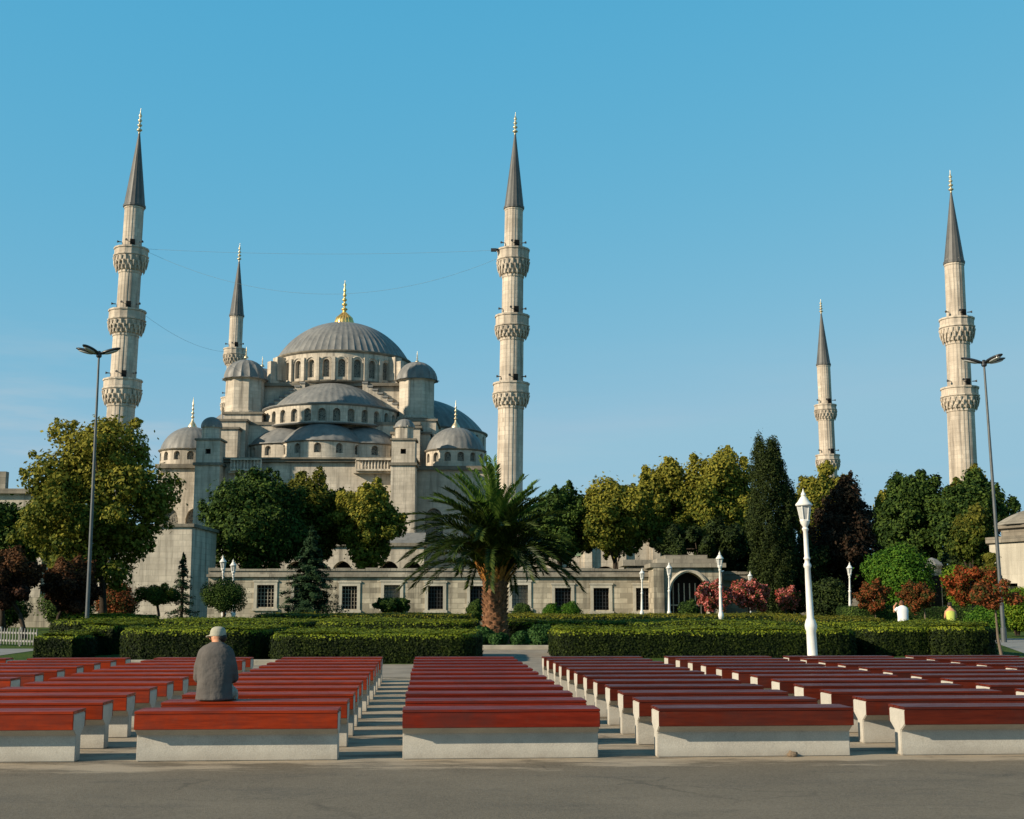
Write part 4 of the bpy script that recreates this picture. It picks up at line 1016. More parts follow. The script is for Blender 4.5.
# side semi-domes of the hall
for sx in (-1, 1):
    cx = XC + sx * 11.0; zz = zat(432, YC); zz1 = zat(396, YC)
    mb = ribbed_dome(cx, YC + 3, zz, 10.7, zz1 - zz, 40, .012, base=.2); kid('side_semi_dome', mb, 'lead', mo, 40)
    o = walled('side_drum', mo, 'stone', cyl(cx, YC + 3, 11.0, zat(452, YC), -PI), 2 * PI * 11.0, zz - zat(452, YC), 26, .5, .8, 1.9, .45)
    mb = MB(); ring_cornice(mb, cx, YC + 3, 11.0, zz - .3, .28, .3, 60); kid('drum_cornice', mb, 'lead', o)
# drain spout and antenna mast on the left chamber roof (seen against the sky)
mb = MB(); zz = zat(404, 186); xx = xat(222, 410, 186); mb.tube([(xx, 186, zz - 8), (xx, 186, zz)], .1, 6); mb.lathe((xx, 186, zz - 8), [(1.1, 0), (1.1, 3.2), (.95, 4.6), (.5, 5.4), (0, 5.6)], 14); kid('chimney', mb, 'stone')

# ------------------------------------------------------------------ minarets
def minaret(label, tip, base, D, ys, hw, balconies, group='minarets with balconies and lead spires'):
    """tip/base: photo points of the axis; ys: spire base, list of (parapet top, parapet bottom, corbel bottom); hw: half widths in photo pixels"""
    T = at(*tip, D); B = at(*base, D); ax = ((T.x - B.x) / (T.z - B.z), 0); x0 = B.x - ax[0] * B.z
    t = thing('minaret', label, 'minaret', (x0, D, 0), 0, group)
    px_m = lambda z: F / (D * math.cos(PITCH) + (z - CAMZ) * math.sin(PITCH))
    Z = lambda y: zat(y, D)
    def rr(w, y): return w / px_m(Z(y))
    def part(name, prof, mat, n=16, smooth=None, parent=t, rm=None):
        mb = MB(); mb.lathe((x0, D, 0), prof, n, axis=ax, rmod=rm, rot=PI / n); return mb.build(name, M[mat], parent, smooth)
    ysp, yf0 = ys; zsp, zf0 = Z(ysp), Z(yf0)
    rs = rr(hw['spire'], ysp); k = []
    part('spire', [(rs * .96, zsp - .35), (rs * 1.02, zsp - .3), (rs * 1.02, zsp), (rs * .95, zsp + .05)] + [(rs * .95 * (1 - i / 12) + .10 * i / 12, zsp + .05 + (zf0 - zsp) * i / 12) for i in range(1, 13)], 'spire_lead', 32, None, t, lambda i, n: 1.03 if i % 2 else 1)
    zt_ = T.z; h = zt_ - zf0; prof = [(.16, zf0 - .1)]
    for i in range(4):
        z = zf0 + h * (.04 + .19 * i); w = (.36 - .05 * i); prof += [(.10, z), (w, z + h * .06), (w, z + h * .09), (.10, z + h * .15)]
    prof += [(.05, zf0 + h * .84), (.02, zt_)]
    part('finial', prof, 'pale_gold', 10, 60)
    # shafts from the top down
    segs = []; top_y = ysp; prev_w = hw['neck']
    for (yp0, yp1, yc), wn in zip(balconies, hw['shafts']):
        segs.append((top_y, yp0 - 3, prev_w)); top_y = yc - 2; prev_w = wn
    segs.append((top_y, None, prev_w))
    for (ya, yb_, w) in segs:
        za = Z(ya) + .3; zb_ = Z(yb_) - 2.5 if yb_ is not None else -.1
        r = rr(w, ya)
        r2 = r * 1.02 if yb_ is not None else r * 1.06
        n = 20
        part('shaft', [(r2, max(zb_, -.1)), (r, za - .9), (r * 1.05, za - .85), (r * 1.05, za - .6), (r, za - .55), (r, za)], 'minaret_stone', 60, None, t, lambda i, n: (1.008, 1.02, .992)[i % 3])
    mb = MB(); z = Z(440); r = rr(hw['shafts'][-1], 440)
    for (yp0, yp1, yc) in balconies:
        zp0, zp1, zc_ = Z(yp0), Z(yp1), Z(yc); w = hw['balc'][balconies.index((yp0, yp1, yc))]; rb = rr(w, yp0); rn = rr(hw['shafts'][balconies.index((yp0, yp1, yc))], yc)
        prof = [(rn * .9, zc_ - .15), (rn * 1.02, zc_)]
        steps = 4
        for i in range(steps):
            f0 = (i + .0) / steps; f1 = (i + 1) / steps; ra = rn + (rb * .97 - rn) * math.sin(f1 * PI / 2) ** .9
            prof += [(ra * .985, zc_ + (zp1 - zc_) * (f0 + .08)), (ra, zc_ + (zp1 - zc_) * f1)]
        prof += [(rb, zp1 + .02), (rb * 1.03, zp1 + .08), (rb * 1.03, zp1 + .24), (rb * .97, zp1 + .28), (rb * .97, zp0 - .26), (rb * 1.02, zp0 - .22), (rb * 1.02, zp0), (rb * .9, zp0), (rb * .9, zp1 + .3), (rn * .8, zp1 + .3)]
        o = part('balcony', prof, 'minaret_stone', 32, None, t, lambda i, n: 1 if i % 2 else .972)
        # pendant muqarnas cells under the gallery and posts round the parapet
        mq = MB()
        for tier in range(3):
            f_ = (tier + .5) / 3.2; zz = zc_ + (zp1 - zc_) * f_; ra = rn + (rb - rn) * math.sin(min(1, f_ + .25) * PI / 2)
            for i in range(20):
                a = 2 * PI * (i + .5 * (tier % 2)) / 20; c = Vector((x0 + ax[0] * zz + ra * math.cos(a), D + ra * math.sin(a), zz)); hz = (zp1 - zc_) * .17
                er = Vector((math.cos(a), math.sin(a), 0)); et = Vector((-math.sin(a), math.cos(a), 0)); s_ = ra * .10
                mq.add([c - et * s_ + Vector((0, 0, hz)), c + et * s_ + Vector((0, 0, hz)), c + er * .10 + Vector((0, 0, hz * .9)), c - er * .08 - Vector((0, 0, hz * 1.5)), c - er * .35 + Vector((0, 0, hz))], [(0, 2, 3), (2, 1, 3), (0, 1, 2), (1, 4, 3), (4, 0, 3)])
        mq.build('corbel', M['minaret_stone'], o)
        dr = MB(); a = R(-70); dr.obox((x0 + ax[0] * zp0 + rn * .98 * math.cos(a), D + rn * .98 * math.sin(a), zp0 + .35), (.14, .30, .62), a); dr.build('doorway', M['dark'], o)
        for a in (R(-150), R(-28), R(-95)):
            ho_ = MB(); c = Vector((x0 + ax[0] * zp0 + rn * 1.0 * math.cos(a), D + rn * 1.0 * math.sin(a), zp0 + .75)); e = Vector((math.cos(a), math.sin(a), 0))
            if yc > 262 or a != R(-95): ho_.tube([c - e * .1, c + e * .25, c + e * .5], [.05, .07, .17], 8); ho_.build('loudspeaker', M['iron'], t)
    return t, x0, ax
m1 = minaret('tall three-balcony minaret above the yellowing plane tree by the mosque', (141, 108), (119, 440), 160, (205.5, 133), dict(spire=10.5, neck=9.2, shafts=[10.6, 12.3, 13.4], balc=[16.8, 18.2, 19]), [(249, 258, 272), (311, 322, 335), (380, 391, 405)])
m2 = minaret('tall three-balcony minaret rising right behind the palm', (515.5, 112), (510, 462), 158, (207, 134), dict(spire=9.9, neck=8.9, shafts=[10.4, 11.6, 12.6], balc=[16.3, 17.2, 18.3]), [(250, 261.5, 276), (316, 328, 339), (383.5, 395, 407)])
m3 = minaret('distant minaret standing behind the mosque roofs with one balcony showing', (240, 243), (232, 420), 216, (315, 261), dict(spire=7.2, neck=6.4, shafts=[7.4, 8.2, 9], balc=[11.5, 12, 12.6]), [(349, 356, 365), (398, 405, 414), (444, 451, 460)])
m4 = minaret('tall two-balcony minaret beside the tall lamp and dark trees', (950, 170), (963, 465), 160, (262, 192), dict(spire=10.0, neck=9.2, shafts=[11.2, 13.0], balc=[17, 18.4]), [(319, 329, 343), (388, 398, 410)])
m5 = minaret('smaller far two-balcony minaret near the top of the cypress', (820.5, 299), (828, 465), 222, (364, 313), dict(spire=7.0, neck=6.4, shafts=[7.6, 8.5], balc=[11, 12]), [(405, 411, 420), (455, 461, 470)])
# camera-like floodlight bar on the second minaret's top gallery
mb = MB(); q0 = at(492.5, 249.5, 157); q1 = at(506, 250, 157.3); mb.tube([q0, q1], .16, 6); mb.box(q0.x - .2, q0.x + .5, q0.y - .2, q0.y + .2, q0.z - .25, q0.z + .12)
mb.build('floodlight', M['iron'], m2[0])
# thin cables strung between minarets for festival lights
def cable(a, b, sag, label):
    pts = [a.lerp(b, i / 24) - Vector((0, 0, sag * 4 * (i / 24) * (1 - i / 24))) for i in range(25)]
    mb = MB(); mb.tube(pts, .016, 5); o = mb.build('cable', M['wire']); tag(o, label, 'cable', 'festival cables strung between the minarets')
ca = lambda y, D, px: at(px, y, D)
cable(ca(249, 160, 148), ca(250, 158, 499), .6, 'nearly straight topmost cable strung between the two tall minarets by the mosque')
cable(ca(252, 160, 148), ca(258, 158, 499), 5.2, 'sagging cable strung from gallery to gallery above the main dome')
cable(ca(316, 160, 146), at(231, 352, 216), 1.2, 'short cable running from the first minaret to the distant one behind the roofs')

# ------------------------------------------------------------------ arcade along the mosque flank
def arcade(label, px0, px1, Y, ytop, n, hw, spring, green=False):
    xa, xb = xat(px0, 560, Y), xat(px1, 560, Y); zt_ = zat(ytop, Y); bw = (xb - xa) / n; w = MB(); pn = MB()
    t = thing('arcade', label, 'arcade', ((xa + xb) / 2, Y, 0))
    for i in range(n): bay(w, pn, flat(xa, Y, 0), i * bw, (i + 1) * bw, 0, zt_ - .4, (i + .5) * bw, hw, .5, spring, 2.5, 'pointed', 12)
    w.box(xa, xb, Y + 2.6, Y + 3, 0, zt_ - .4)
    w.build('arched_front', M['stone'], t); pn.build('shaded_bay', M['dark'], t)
    mb = MB(); mb.box(xa - .2, xb + .2, Y - .35, Y + 3.2, zt_ - .4, zt_); mb.build('cornice', M['trim'], t)
    rf = MB(); rf.add([(xa, Y, zt_ + .01), (xb, Y, zt_ + .01), (xb, Y + 3.1, zt_ + 1.4), (xa, Y + 3.1, zt_ + 1.4)], [(0, 1, 2, 3)]); rf.build('roof', M['lead'], t)
    return t, xa, bw
arcade('pale stone arcade with dark pointed arches showing under the trees before the mosque', 214, 424, 152, 543, 9, 1.25, zat(561, 152) - 1.44)
# courtyard building behind the palm and forked plane tree
def court():
    Y = 150.; xa, xb = xat(520, 560, Y), xat(690, 560, Y); zt_ = zat(528, Y)
    t = thing('courtyard_building', 'pale courtyard building with pilasters and a green tiled band behind the forked plane tree', 'building', ((xa + xb) / 2, Y, 0))
    n = 5; bw = (xb - xa) / n; w = MB(); pn = []; 
    for i in range(n): p = MB(); bay(w, p, flat(xa, Y, 0), i * bw, (i + 1) * bw, 0, zt_, (i + .5) * bw, 1.5, 1, zat(572, Y), .9, 'segment'); pn.append(p)
    w.box(xa, xb, Y + 1, Y + 40, 0, zt_ - .1); o = w.build('wall', M['stone'], t)
    for p in pn: p.build('window', M['dark'], o)
    for i in range(n + 1):
        mb = MB(); x = xa + i * bw; mb.box(x - .8, x + .8, Y - .35, Y - .005, 0, zt_); mb.box(x - .45, x + .45, Y - .55, Y - .352, 0, zt_); mb.build('pilaster', M['stone'], o)
    mb = MB(); mb.box(xa + bw * 1.15, xa + bw * 1.85, Y - .06, Y - .004, zat(556, Y), zat(549, Y)); mb.build('tile_panel', M['green_tile'], o)
    mb = MB(); mb.box(xa - .3, xb + .3, Y - .8, Y + 40.3, zt_ + .004, zt_ + .5); mb.build('cornice', M['trim'], t)
court()

# ------------------------------------------------------------------ precinct wall, windows with grilles
YW = 104.
def wall_run(label, px0, px1, ytop, wins, base_label=True, bottom=0):
    xa, xb = xat(px0, 590, YW), xat(px1, 590, YW); zt_ = zat(ytop, YW); zc_ = zat(ytop + 6.5, YW)
    t = thing('stone_wall', label, 'wall', ((xa + xb) / 2, YW, 0))
    edges = [xa] + [(xat((wins[i][1] + wins[i + 1][0]) / 2, 590, YW)) for i in range(len(wins) - 1)] + [xb]
    w = MB(); pns = []
    if not wins: w.box(xa, xb, YW, YW + 1.2, 0, zc_)
    for i, (p0, p1, y0, y1, kind) in enumerate(wins):
        x0, x1 = xat(p0, 595, YW), xat(p1, 595, YW); uc = (x0 + x1) / 2 - xa; hw = (x1 - x0) / 2; sl = zat(y1, YW); tp = zat(y0, YW); p = MB()
        bay(w, p, flat(xa, YW, 0), edges[i] - xa, edges[i + 1] - xa, 0, zc_, uc, hw, sl, tp, .55, 'flat', 2); pns.append((x0, x1, sl, tp, p, kind))
    if wins:
        w.box(xa, xb, YW + .8, YW + 1.2, 0, zc_)
        for X_ in (xa, xb): w.quad((X_, YW, 0), (X_, YW + .8, 0), (X_, YW + .8, zc_), (X_, YW, zc_))
    q = random.Random(8)
    w.build('masonry', M['wall_stone'], t)
    cp = MB(); cp.box(xa - .1, xb + .1, YW - .28, YW + 1.4, zc_ + .003, zc_ + .22); cp.box(xa, xb, YW - .10, YW + 1.3, zc_ + .224, zt_ - .04)
    x = xa
    while x < xb - .4:
        l = min(q.uniform(.9, 1.7), xb - x); cp.box(x + .01, x + l - .01, YW - .2, YW + 1.35, zt_ - .035, zt_ + q.uniform(.10, .22)); x += l
    cp.build('coping', M['coping'], t)
    for (x0, x1, sl, tp, p, kind) in pns:
        wo = p.build('window', M['dark'] if kind != 'pale' else M['pale_stone'], t)
        fr = MB(); b = .26
        fr.box(x0 - b, x0 - .003, YW - .09, YW + .2, sl - .1, tp + b); fr.box(x1 + .003, x1 + b, YW - .09, YW + .2, sl - .1, tp + b)
        fr.box(x0 - .002, x1 + .002, YW - .088, YW + .2, tp + .003, tp + b - .003); fr.box(x0 - b - .1, x1 + b + .1, YW - .16, YW + .25, sl - .3, sl - .103)
        fr.box(x0 - b - .08, x1 + b + .08, YW - .14, YW + .1, tp + b + .003, tp + b + .13)
        fr.build('frame', M['pale_stone'], wo)
        g = MB(); n = 5; m = 6
        for i in range(1, n): xx = x0 + (x1 - x0) * i / n; g.box(xx - .025, xx + .025, YW + .25, YW + .29, sl, tp)
        for j in range(1, m): zz = sl + (tp - sl) * j / m; g.box(x0, x1, YW + .292, YW + .33, zz - .022, zz + .022)
        g.build('grille', M['iron'] if kind != 'grey' else M['coping'], wo)
    return t
wall_run('long stone precinct wall with framed grilled windows, between the stone block and the gateway', 208, 655, 570.5,
         [(257, 274, 585, 607, 'grey'), (294, 311, 585, 608, ''), (342, 357, 586, 609, 'grey'), (384, 400, 585, 607, 'pale'), (428, 443, 586, 609, ''), (470, 485, 586, 609, ''), (512, 528, 585, 607, 'pale'), (555, 571, 588, 609, ''), (593.5, 609, 588, 610, ''), (636, 652, 588, 610, '')])
wall_run('low stone wall behind the pink-flowering bushes, beyond the gateway', 724, 800, 574, [])
# stone gateway with a broad arch
def gateway():
    Y = 100.; xa, xb = xat(654, 590, Y), xat(722, 590, Y); zt_ = zat(556, Y); uc = xat(689, 590, Y) - xa; hw = (xat(709, 590, Y) - xat(670, 590, Y)) / 2
    t = thing('stone_gateway', 'stone gateway block with a broad arched opening and stepped flat roof', 'gateway', ((xa + xb) / 2, Y, 0))
    w = MB(); p = MB(); spr = zat(579, Y) - hw * .8
    bay(w, p, flat(xa, Y, 0), 0, xb - xa, 0, zt_ - .9, uc, hw, 0.02, spr, 1.6, 'pointed', 16)
    for X_ in (xa, xb): w.quad((X_, Y, 0), (X_, Y + 4, 0), (X_, Y + 4, zt_ - .9), (X_, Y, zt_ - .9))
    w.quad((xa, Y + 4, 0), (xb, Y + 4, 0), (xb, Y + 4, zt_ - .9), (xa, Y + 4, zt_ - .9))
    w.box(xa - .05, xa + .75, Y - .35, Y - .004, 0, zt_ - .9)
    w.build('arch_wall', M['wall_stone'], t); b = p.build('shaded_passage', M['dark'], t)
    tr = MB(); pts = []
    for i in range(17):
        tt = i / 16; x = xa + uc - hw - .12 + (2 * hw + .24) * tt; y = spr + (hw + .12) * 1.15 * math.sqrt(max(0, 1 - abs(2 * tt - 1) ** 1.7)); pts.append((x, Y - .05, y))
    tr.tube([(pts[0][0], Y - .05, 0)] + pts + [(pts[-1][0], Y - .05, 0)], .16, 6); tr.build('arch_moulding', M['pale_stone'], t)
    cp = MB(); cp.box(xa - .3, xb + .3, Y - .4, Y + 4.2, zt_ - .896, zt_ - .55); cp.box(xa + .3, xb - .3, Y + .1, Y + 4.1, zt_ - .546, zt_ - .2)
    cp.box(xa + 1.0, xb - 1.0, Y + .6, Y + 4, zt_ - .196, zt_ + .1); cp.build('roof_step', M['coping'], t)
    g = MB()
    for i in range(1, 7): x = xa + uc - hw + 2 * hw * i / 7; g.box(x - .04, x + .04, Y + 1.2, Y + 1.28, .05, spr + hw * .6)
    g.box(xa + uc - hw, xa + uc + hw, Y + 1.19, Y + 1.29, 1.5, 1.6); g.build('gate', M['pale_stone'], t)
gateway()
# small lean-to with a canopy next to the gateway
mb = MB(); Y = 108; x0, x1 = xat(628, 560, Y), xat(654, 560, Y); th_ = thing('porch', 'low stone porch with a flat projecting roof beside the gateway', 'porch', ((x0 + x1) / 2, Y, 0))
mb.box(x0, x1, Y, Y + 4, 0, zat(566, Y)); mb.build('wall', M['wall_stone'], th_); mb = MB(); mb.box(x0 - .5, x1, Y - .8, Y + 4.2, zat(566, Y) + .004, zat(560, Y)); mb.build('roof', M['coping'], th_)

# sunlit stone block in front of the mosque's corner
def block():
    Y = 108.; x1 = xat(191, 560, Y); x0 = xat(96, 560, Y); z = zat(527, Y); t = thing('stone_block', 'big plain sunlit stone block, its shaded side towards the white lamp pair', 'building', ((x0 + x1) / 2, Y, 0))
    mb = MB(); mb.prism([(x0, 0), (x1, 0), (x1, z), (x1 - 4.4, z), (x1 - 9.6, z * .2), (x0, z * .2)], Y, Y + 9, 'xz'); mb.build('masonry', M['stone'], t)
    cp = MB(); cp.box(x1 - 4.6, x1 + .2, Y - .2, Y + 9.2, z + .003, z + .28); cp.build('coping', M['trim'], t)
block()
def far_left():
    Y = 128.; x0, x1 = xat(-60, 520, Y), xat(44, 520, Y); z = zat(489, Y); t = thing('stone_building', 'stone building with a flat roof ledge and chimney at the edge of the photo', 'building', ((x0 + x1) / 2, Y, 0))
    w = MB(); pn = []
    n = 4; bw = (x1 - x0) / n
    for i in range(n): p = MB(); bay(w, p, flat(x0, Y, 0), i * bw, (i + 1) * bw, 0, z - .5, (i + .5) * bw, .8, 5, 7.5, .4, 'round'); pn.append(p)
    w.box(x0, x1, Y + .6, Y + 12, 0, z - .5); wo = w.build('wall', M['stone'], t)
    for X_ in (x0, x1): pass
    for p in pn: p.build('window', M['dark'], wo)
    cp = MB(); cp.box(x0 - .3, x1 + .5, Y - .6, Y + 12.4, z - .496, z); r = cp.build('roof', M['trim'], t)
    ch = MB(); xx = xat(1, 480, Y); ch.box(xx - .45, xx + .3, Y + .4, Y + 1.2, z + .003, zat(471, Y)); ch.build('chimney', M['coping'], r)
far_left()
# low rubble wall glimpsed beneath the plum trees
mb = MB(); Y = 90; x0, x1 = xat(-20, 610, Y), xat(98, 610, Y); mb.box(x0, x1, Y, Y + .8, 0, zat(597, Y)); o = mb.build('garden_wall', M['wall_stone']); tag(o, 'low pale wall glimpsed beneath the plum trees behind the picket fence', 'wall')
mb = MB(); Y = 138; x0, x1 = xat(700, 600, Y), xat(1060, 600, Y); mb.box(x0, x1, Y, Y + 1, 0, 3.4); mb.box(x0, x1, Y - .1, Y + 1.1, 3.402, 3.6); o = mb.build('boundary_wall', M['coping']); tag(o, 'long dark boundary wall glimpsed under the trees far behind the bronze tree', 'wall')
# domed tomb at the edge of the photo
def tomb():
    Y = 88.; cx = xat(1060, 560, Y); r = cx - xat(990, 560, Y); zt_ = zat(535, Y - r * .5); t = thing('domed_tomb', 'pale stone tomb with a low shallow dome at the edge of the photo', 'building', (cx, Y, 0))
    w = MB(); pn = []
    for i in range(8):
        a = 2 * PI * (i + .5) / 8; L = 2 * r * math.sin(PI / 8); ap = r * math.cos(PI / 8); e = Vector((math.cos(a), math.sin(a), 0)); tt = Vector((-math.sin(a), math.cos(a), 0))
        f = lambda u, v, d, e=e, tt=tt: tuple(Vector((cx, Y, v)) + e * (ap - d) + tt * (u - L / 2))
        p = MB(); bay(w, p, f, 0, L, 0, zt_ - .5, L / 2, .55, 1.4, 3.0, .4, 'flat', 2); pn.append(p)
    o = w.build('wall', M['pale_stone'], t)
    for p in pn: p.build('window', M['dark'], o)
    mb = MB(); mb.lathe((cx, Y, zt_ - .5), [(r * .96, 0), (r * 1.05, .05), (r * 1.05, .45), (r * .9, .5), (r * .82, .52), (r * .82, 1.0), (r * .88, 1.05), (r * .88, 1.3)], 8); mb.build('cornice', M['trim'], t)
    kd = ribbed_dome(cx, Y, zt_ + .8, r * .86, zat(508, Y) - zt_ - .6, 24, .012, rows=9); kd.build('dome', M['coping'], t, 40)
tomb()
def kiosk():
    Y = 92.; cx = xat(932, 565, Y); r = 9 / F * Y; z = zat(566, Y); t = thing('stone_kiosk', 'small grey stone kiosk with a low roof peeking between bright bush and dark trees', 'kiosk', (cx, Y, 0))
    mb = MB(); mb.lathe((cx, Y, 0), [(r, 0), (r, z - .2), (r * 1.1, z - .15), (r * 1.1, z)], 8); mb.build('wall', M['wall_stone'], t)
    mb = MB(); mb.lathe((cx, Y, z + .003), [(r * 1.25, 0), (r * 1.2, .12), (r * .7, .42), (.05, .6)], 8); mb.build('roof', M['lead'], t)
    mb = MB(); mb.box(cx - .35, cx + .35, Y - r - .06, Y - r * .8, .8, z - .7); mb.build('window', M['dark'], t)
kiosk()

# ------------------------------------------------------------------ picket fence
def fence():
    a = gnd(-40, 644); b = gnd(36, 647); t = thing('picket_fence', 'low white picket fence in front of the plum trees', 'fence', tuple(a))
    d = (b - a); L = d.length; d.normalize(); n = int(L / .21); ang = math.atan2(d.y, d.x); mb = MB()
    for i in range(n + 1):
        p = a + d * (L * i / n); mb.obox((p.x, p.y, .34), (.022, .01, .28), ang); mb.obox((p.x, p.y, .65), (.012, .008, .03), ang)
    mb.build('pickets', M['picket'], t)
    m = (a + b) / 2; mb = MB()
    nv = Vector((-d.y, d.x, 0))
    for z in (.20, .50): mb.obox((m.x + nv.x * .03, m.y + nv.y * .03, z), (L / 2, .015, .035), ang)
    mb.build('rails', M['picket'], t)
    k = 0
    while k * 1.5 <= L:
        p = a + d * (k * 1.5) + nv * .08; mb = MB(); mb.obox((p.x, p.y, .36), (.05, .03, .36), ang); mb.build('post', M['picket'], t); k += 1
fence()

# ------------------------------------------------------------------ lamps
def garden_lamp(label, px_base, top, D, group='white cast-iron garden lamps', bulky=False):
    T = at(top[0], top[1], D); bx = xat(px_base, 640, D); ax = ((T.x - bx) / T.z, 0); h = T.z; s = h / 4.4
    t = thing('garden_lamp', label, 'lamp post', (bx, D, 0), 0, group)
    mb = MB(); zl = h - .78 * s
    kb = 1.5 if bulky else 1
    mb.lathe((bx, D, -.02), [(r * s, z * zl) for r, z in ((.17 * kb, 0), (.17 * kb, .03), (.145, .05), (.125, .06), (.12, .26), (.145, .275), (.15, .30), (.12, .33), (.09, .345), (.078, .55), (.07, .68), (.095, .69), (.095, .705), (.062, .72), (.06, .735), (.088, .745), (.06, .76), (.055, .93), (.085, .945), (.055, .96), (.11, .985), (.12, 1.0))], 14, axis=ax)
    mb.build('post', M['white_paint'], t, 40)
    c = (bx, D, 0); mb = MB(); mb.lathe(c, [(.10 * s, zl), (.165 * s, zl + .36 * s)], 6, axis=ax); g = mb.build('lantern_glass', M['lamp_glass'], t)
    fr = MB()
    for i in range(6):
        a = 2 * PI * i / 6; q0 = Vector((bx + ax[0] * zl + .105 * s * math.cos(a), D + .105 * s * math.sin(a), zl)); z1 = zl + .37 * s; q1 = Vector((bx + ax[0] * z1 + .17 * s * math.cos(a), D + .17 * s * math.sin(a), z1)); fr.tube([q0, q1], .014 * s, 5)
    fr.lathe(c, [(.09 * s, zl - .02 * s), (.13 * s, zl - .015 * s), (.12 * s, zl + .02 * s), (.09 * s, zl + .02 * s)], 6, axis=ax)
    fr.build('lantern_frame', M['white_paint'], t)
    z1 = zl + .362 * s; mb = MB(); mb.lathe(c, [(.21 * s, z1), (.215 * s, z1 + .03 * s), (.15 * s, z1 + .10 * s), (.10 * s, z1 + .18 * s), (.085 * s, z1 + .20 * s), (.05 * s, z1 + .24 * s), (.065 * s, z1 + .27 * s), (.05 * s, z1 + .31 * s), (.02 * s, z1 + .36 * s), (.006, z1 + .43 * s)], 12, axis=ax); mb.build('lantern_roof', M['white_paint'], t, 40)
garden_lamp('large white lamp post standing right behind the bench rows', 812.3, (803, 489), 31.5)
garden_lamp('white lamp post in front of the pink bushes, beside the gateway', 721.5, (719.5, 551), 66)
garden_lamp('white lamp post on a thick pedestal before the gateway pier', 669.5, (669, 562), 82, bulky=True)
garden_lamp('slim white lamp before the last wall window beside the gateway', 642, (642, 568), 92)
garden_lamp('slim white lamp almost hidden among the pink-flowering bushes', 750.5, (750, 571), 95)
garden_lamp('white lamp post in front of the tall bronze-leaved tree', 850.5, (849.5, 562), 80)
garden_lamp('taller-looking white lamp of the pair behind the round topiary', 223.5, (223, 555), 74)
garden_lamp('shorter-looking white lamp of the pair behind the round topiary', 233, (233.3, 559), 79)
def mast(label, base, top, D, heads):
    T = at(*top, D); bx = xat(base, 640, D); t = thing('street_lamp', label, 'street lamp', (bx, D, 0), 0, 'tall grey street lamps with petal-shaped heads')
    mb = MB(); mb.tube([(bx, D, -.02), (bx, D, .6), (bx, D, .62), Vector((bx, D, .62)).lerp(T, .5), T], [.12, .12, .09, .068, .045], 12); mb.build('pole', M['steel'], t, 50)
    mb = MB(); mb.lathe((T.x, T.y, T.z - .12), [(.07, 0), (.12, .05), (.12, .22), (.05, .3)], 12); mb.build('hub', M['lamp_head'], t)
    for a in heads:
        e = Vector((math.cos(a), math.sin(a), 0)); c = T + e * .50 + Vector((0, 0, .16)); rot = Matrix.Rotation(a, 3, 'Z') @ Matrix.Rotation(R(-14), 3, 'Y')
        mb = MB(); mb.ell(c, (.50, .19, .085), 18, 10, rot); o = mb.build('lamp_head', M['lamp_head'], t, 60)
        mb = MB(); mb.ell(c + Vector((0, 0, -.05)) + e * .06, (.33, .13, .06), 14, 8, rot); mb.build('lens', M['lamp_glass'], o, 60)
mast('tall grey street lamp with petal heads in front of the plane tree', 86, (99, 355), 54, (R(188), R(-8), R(-115)))
mast('tall grey street lamp with petal heads in front of the two-balcony minaret', 1004, (984, 364), 54, (R(176), R(5), R(-60)))

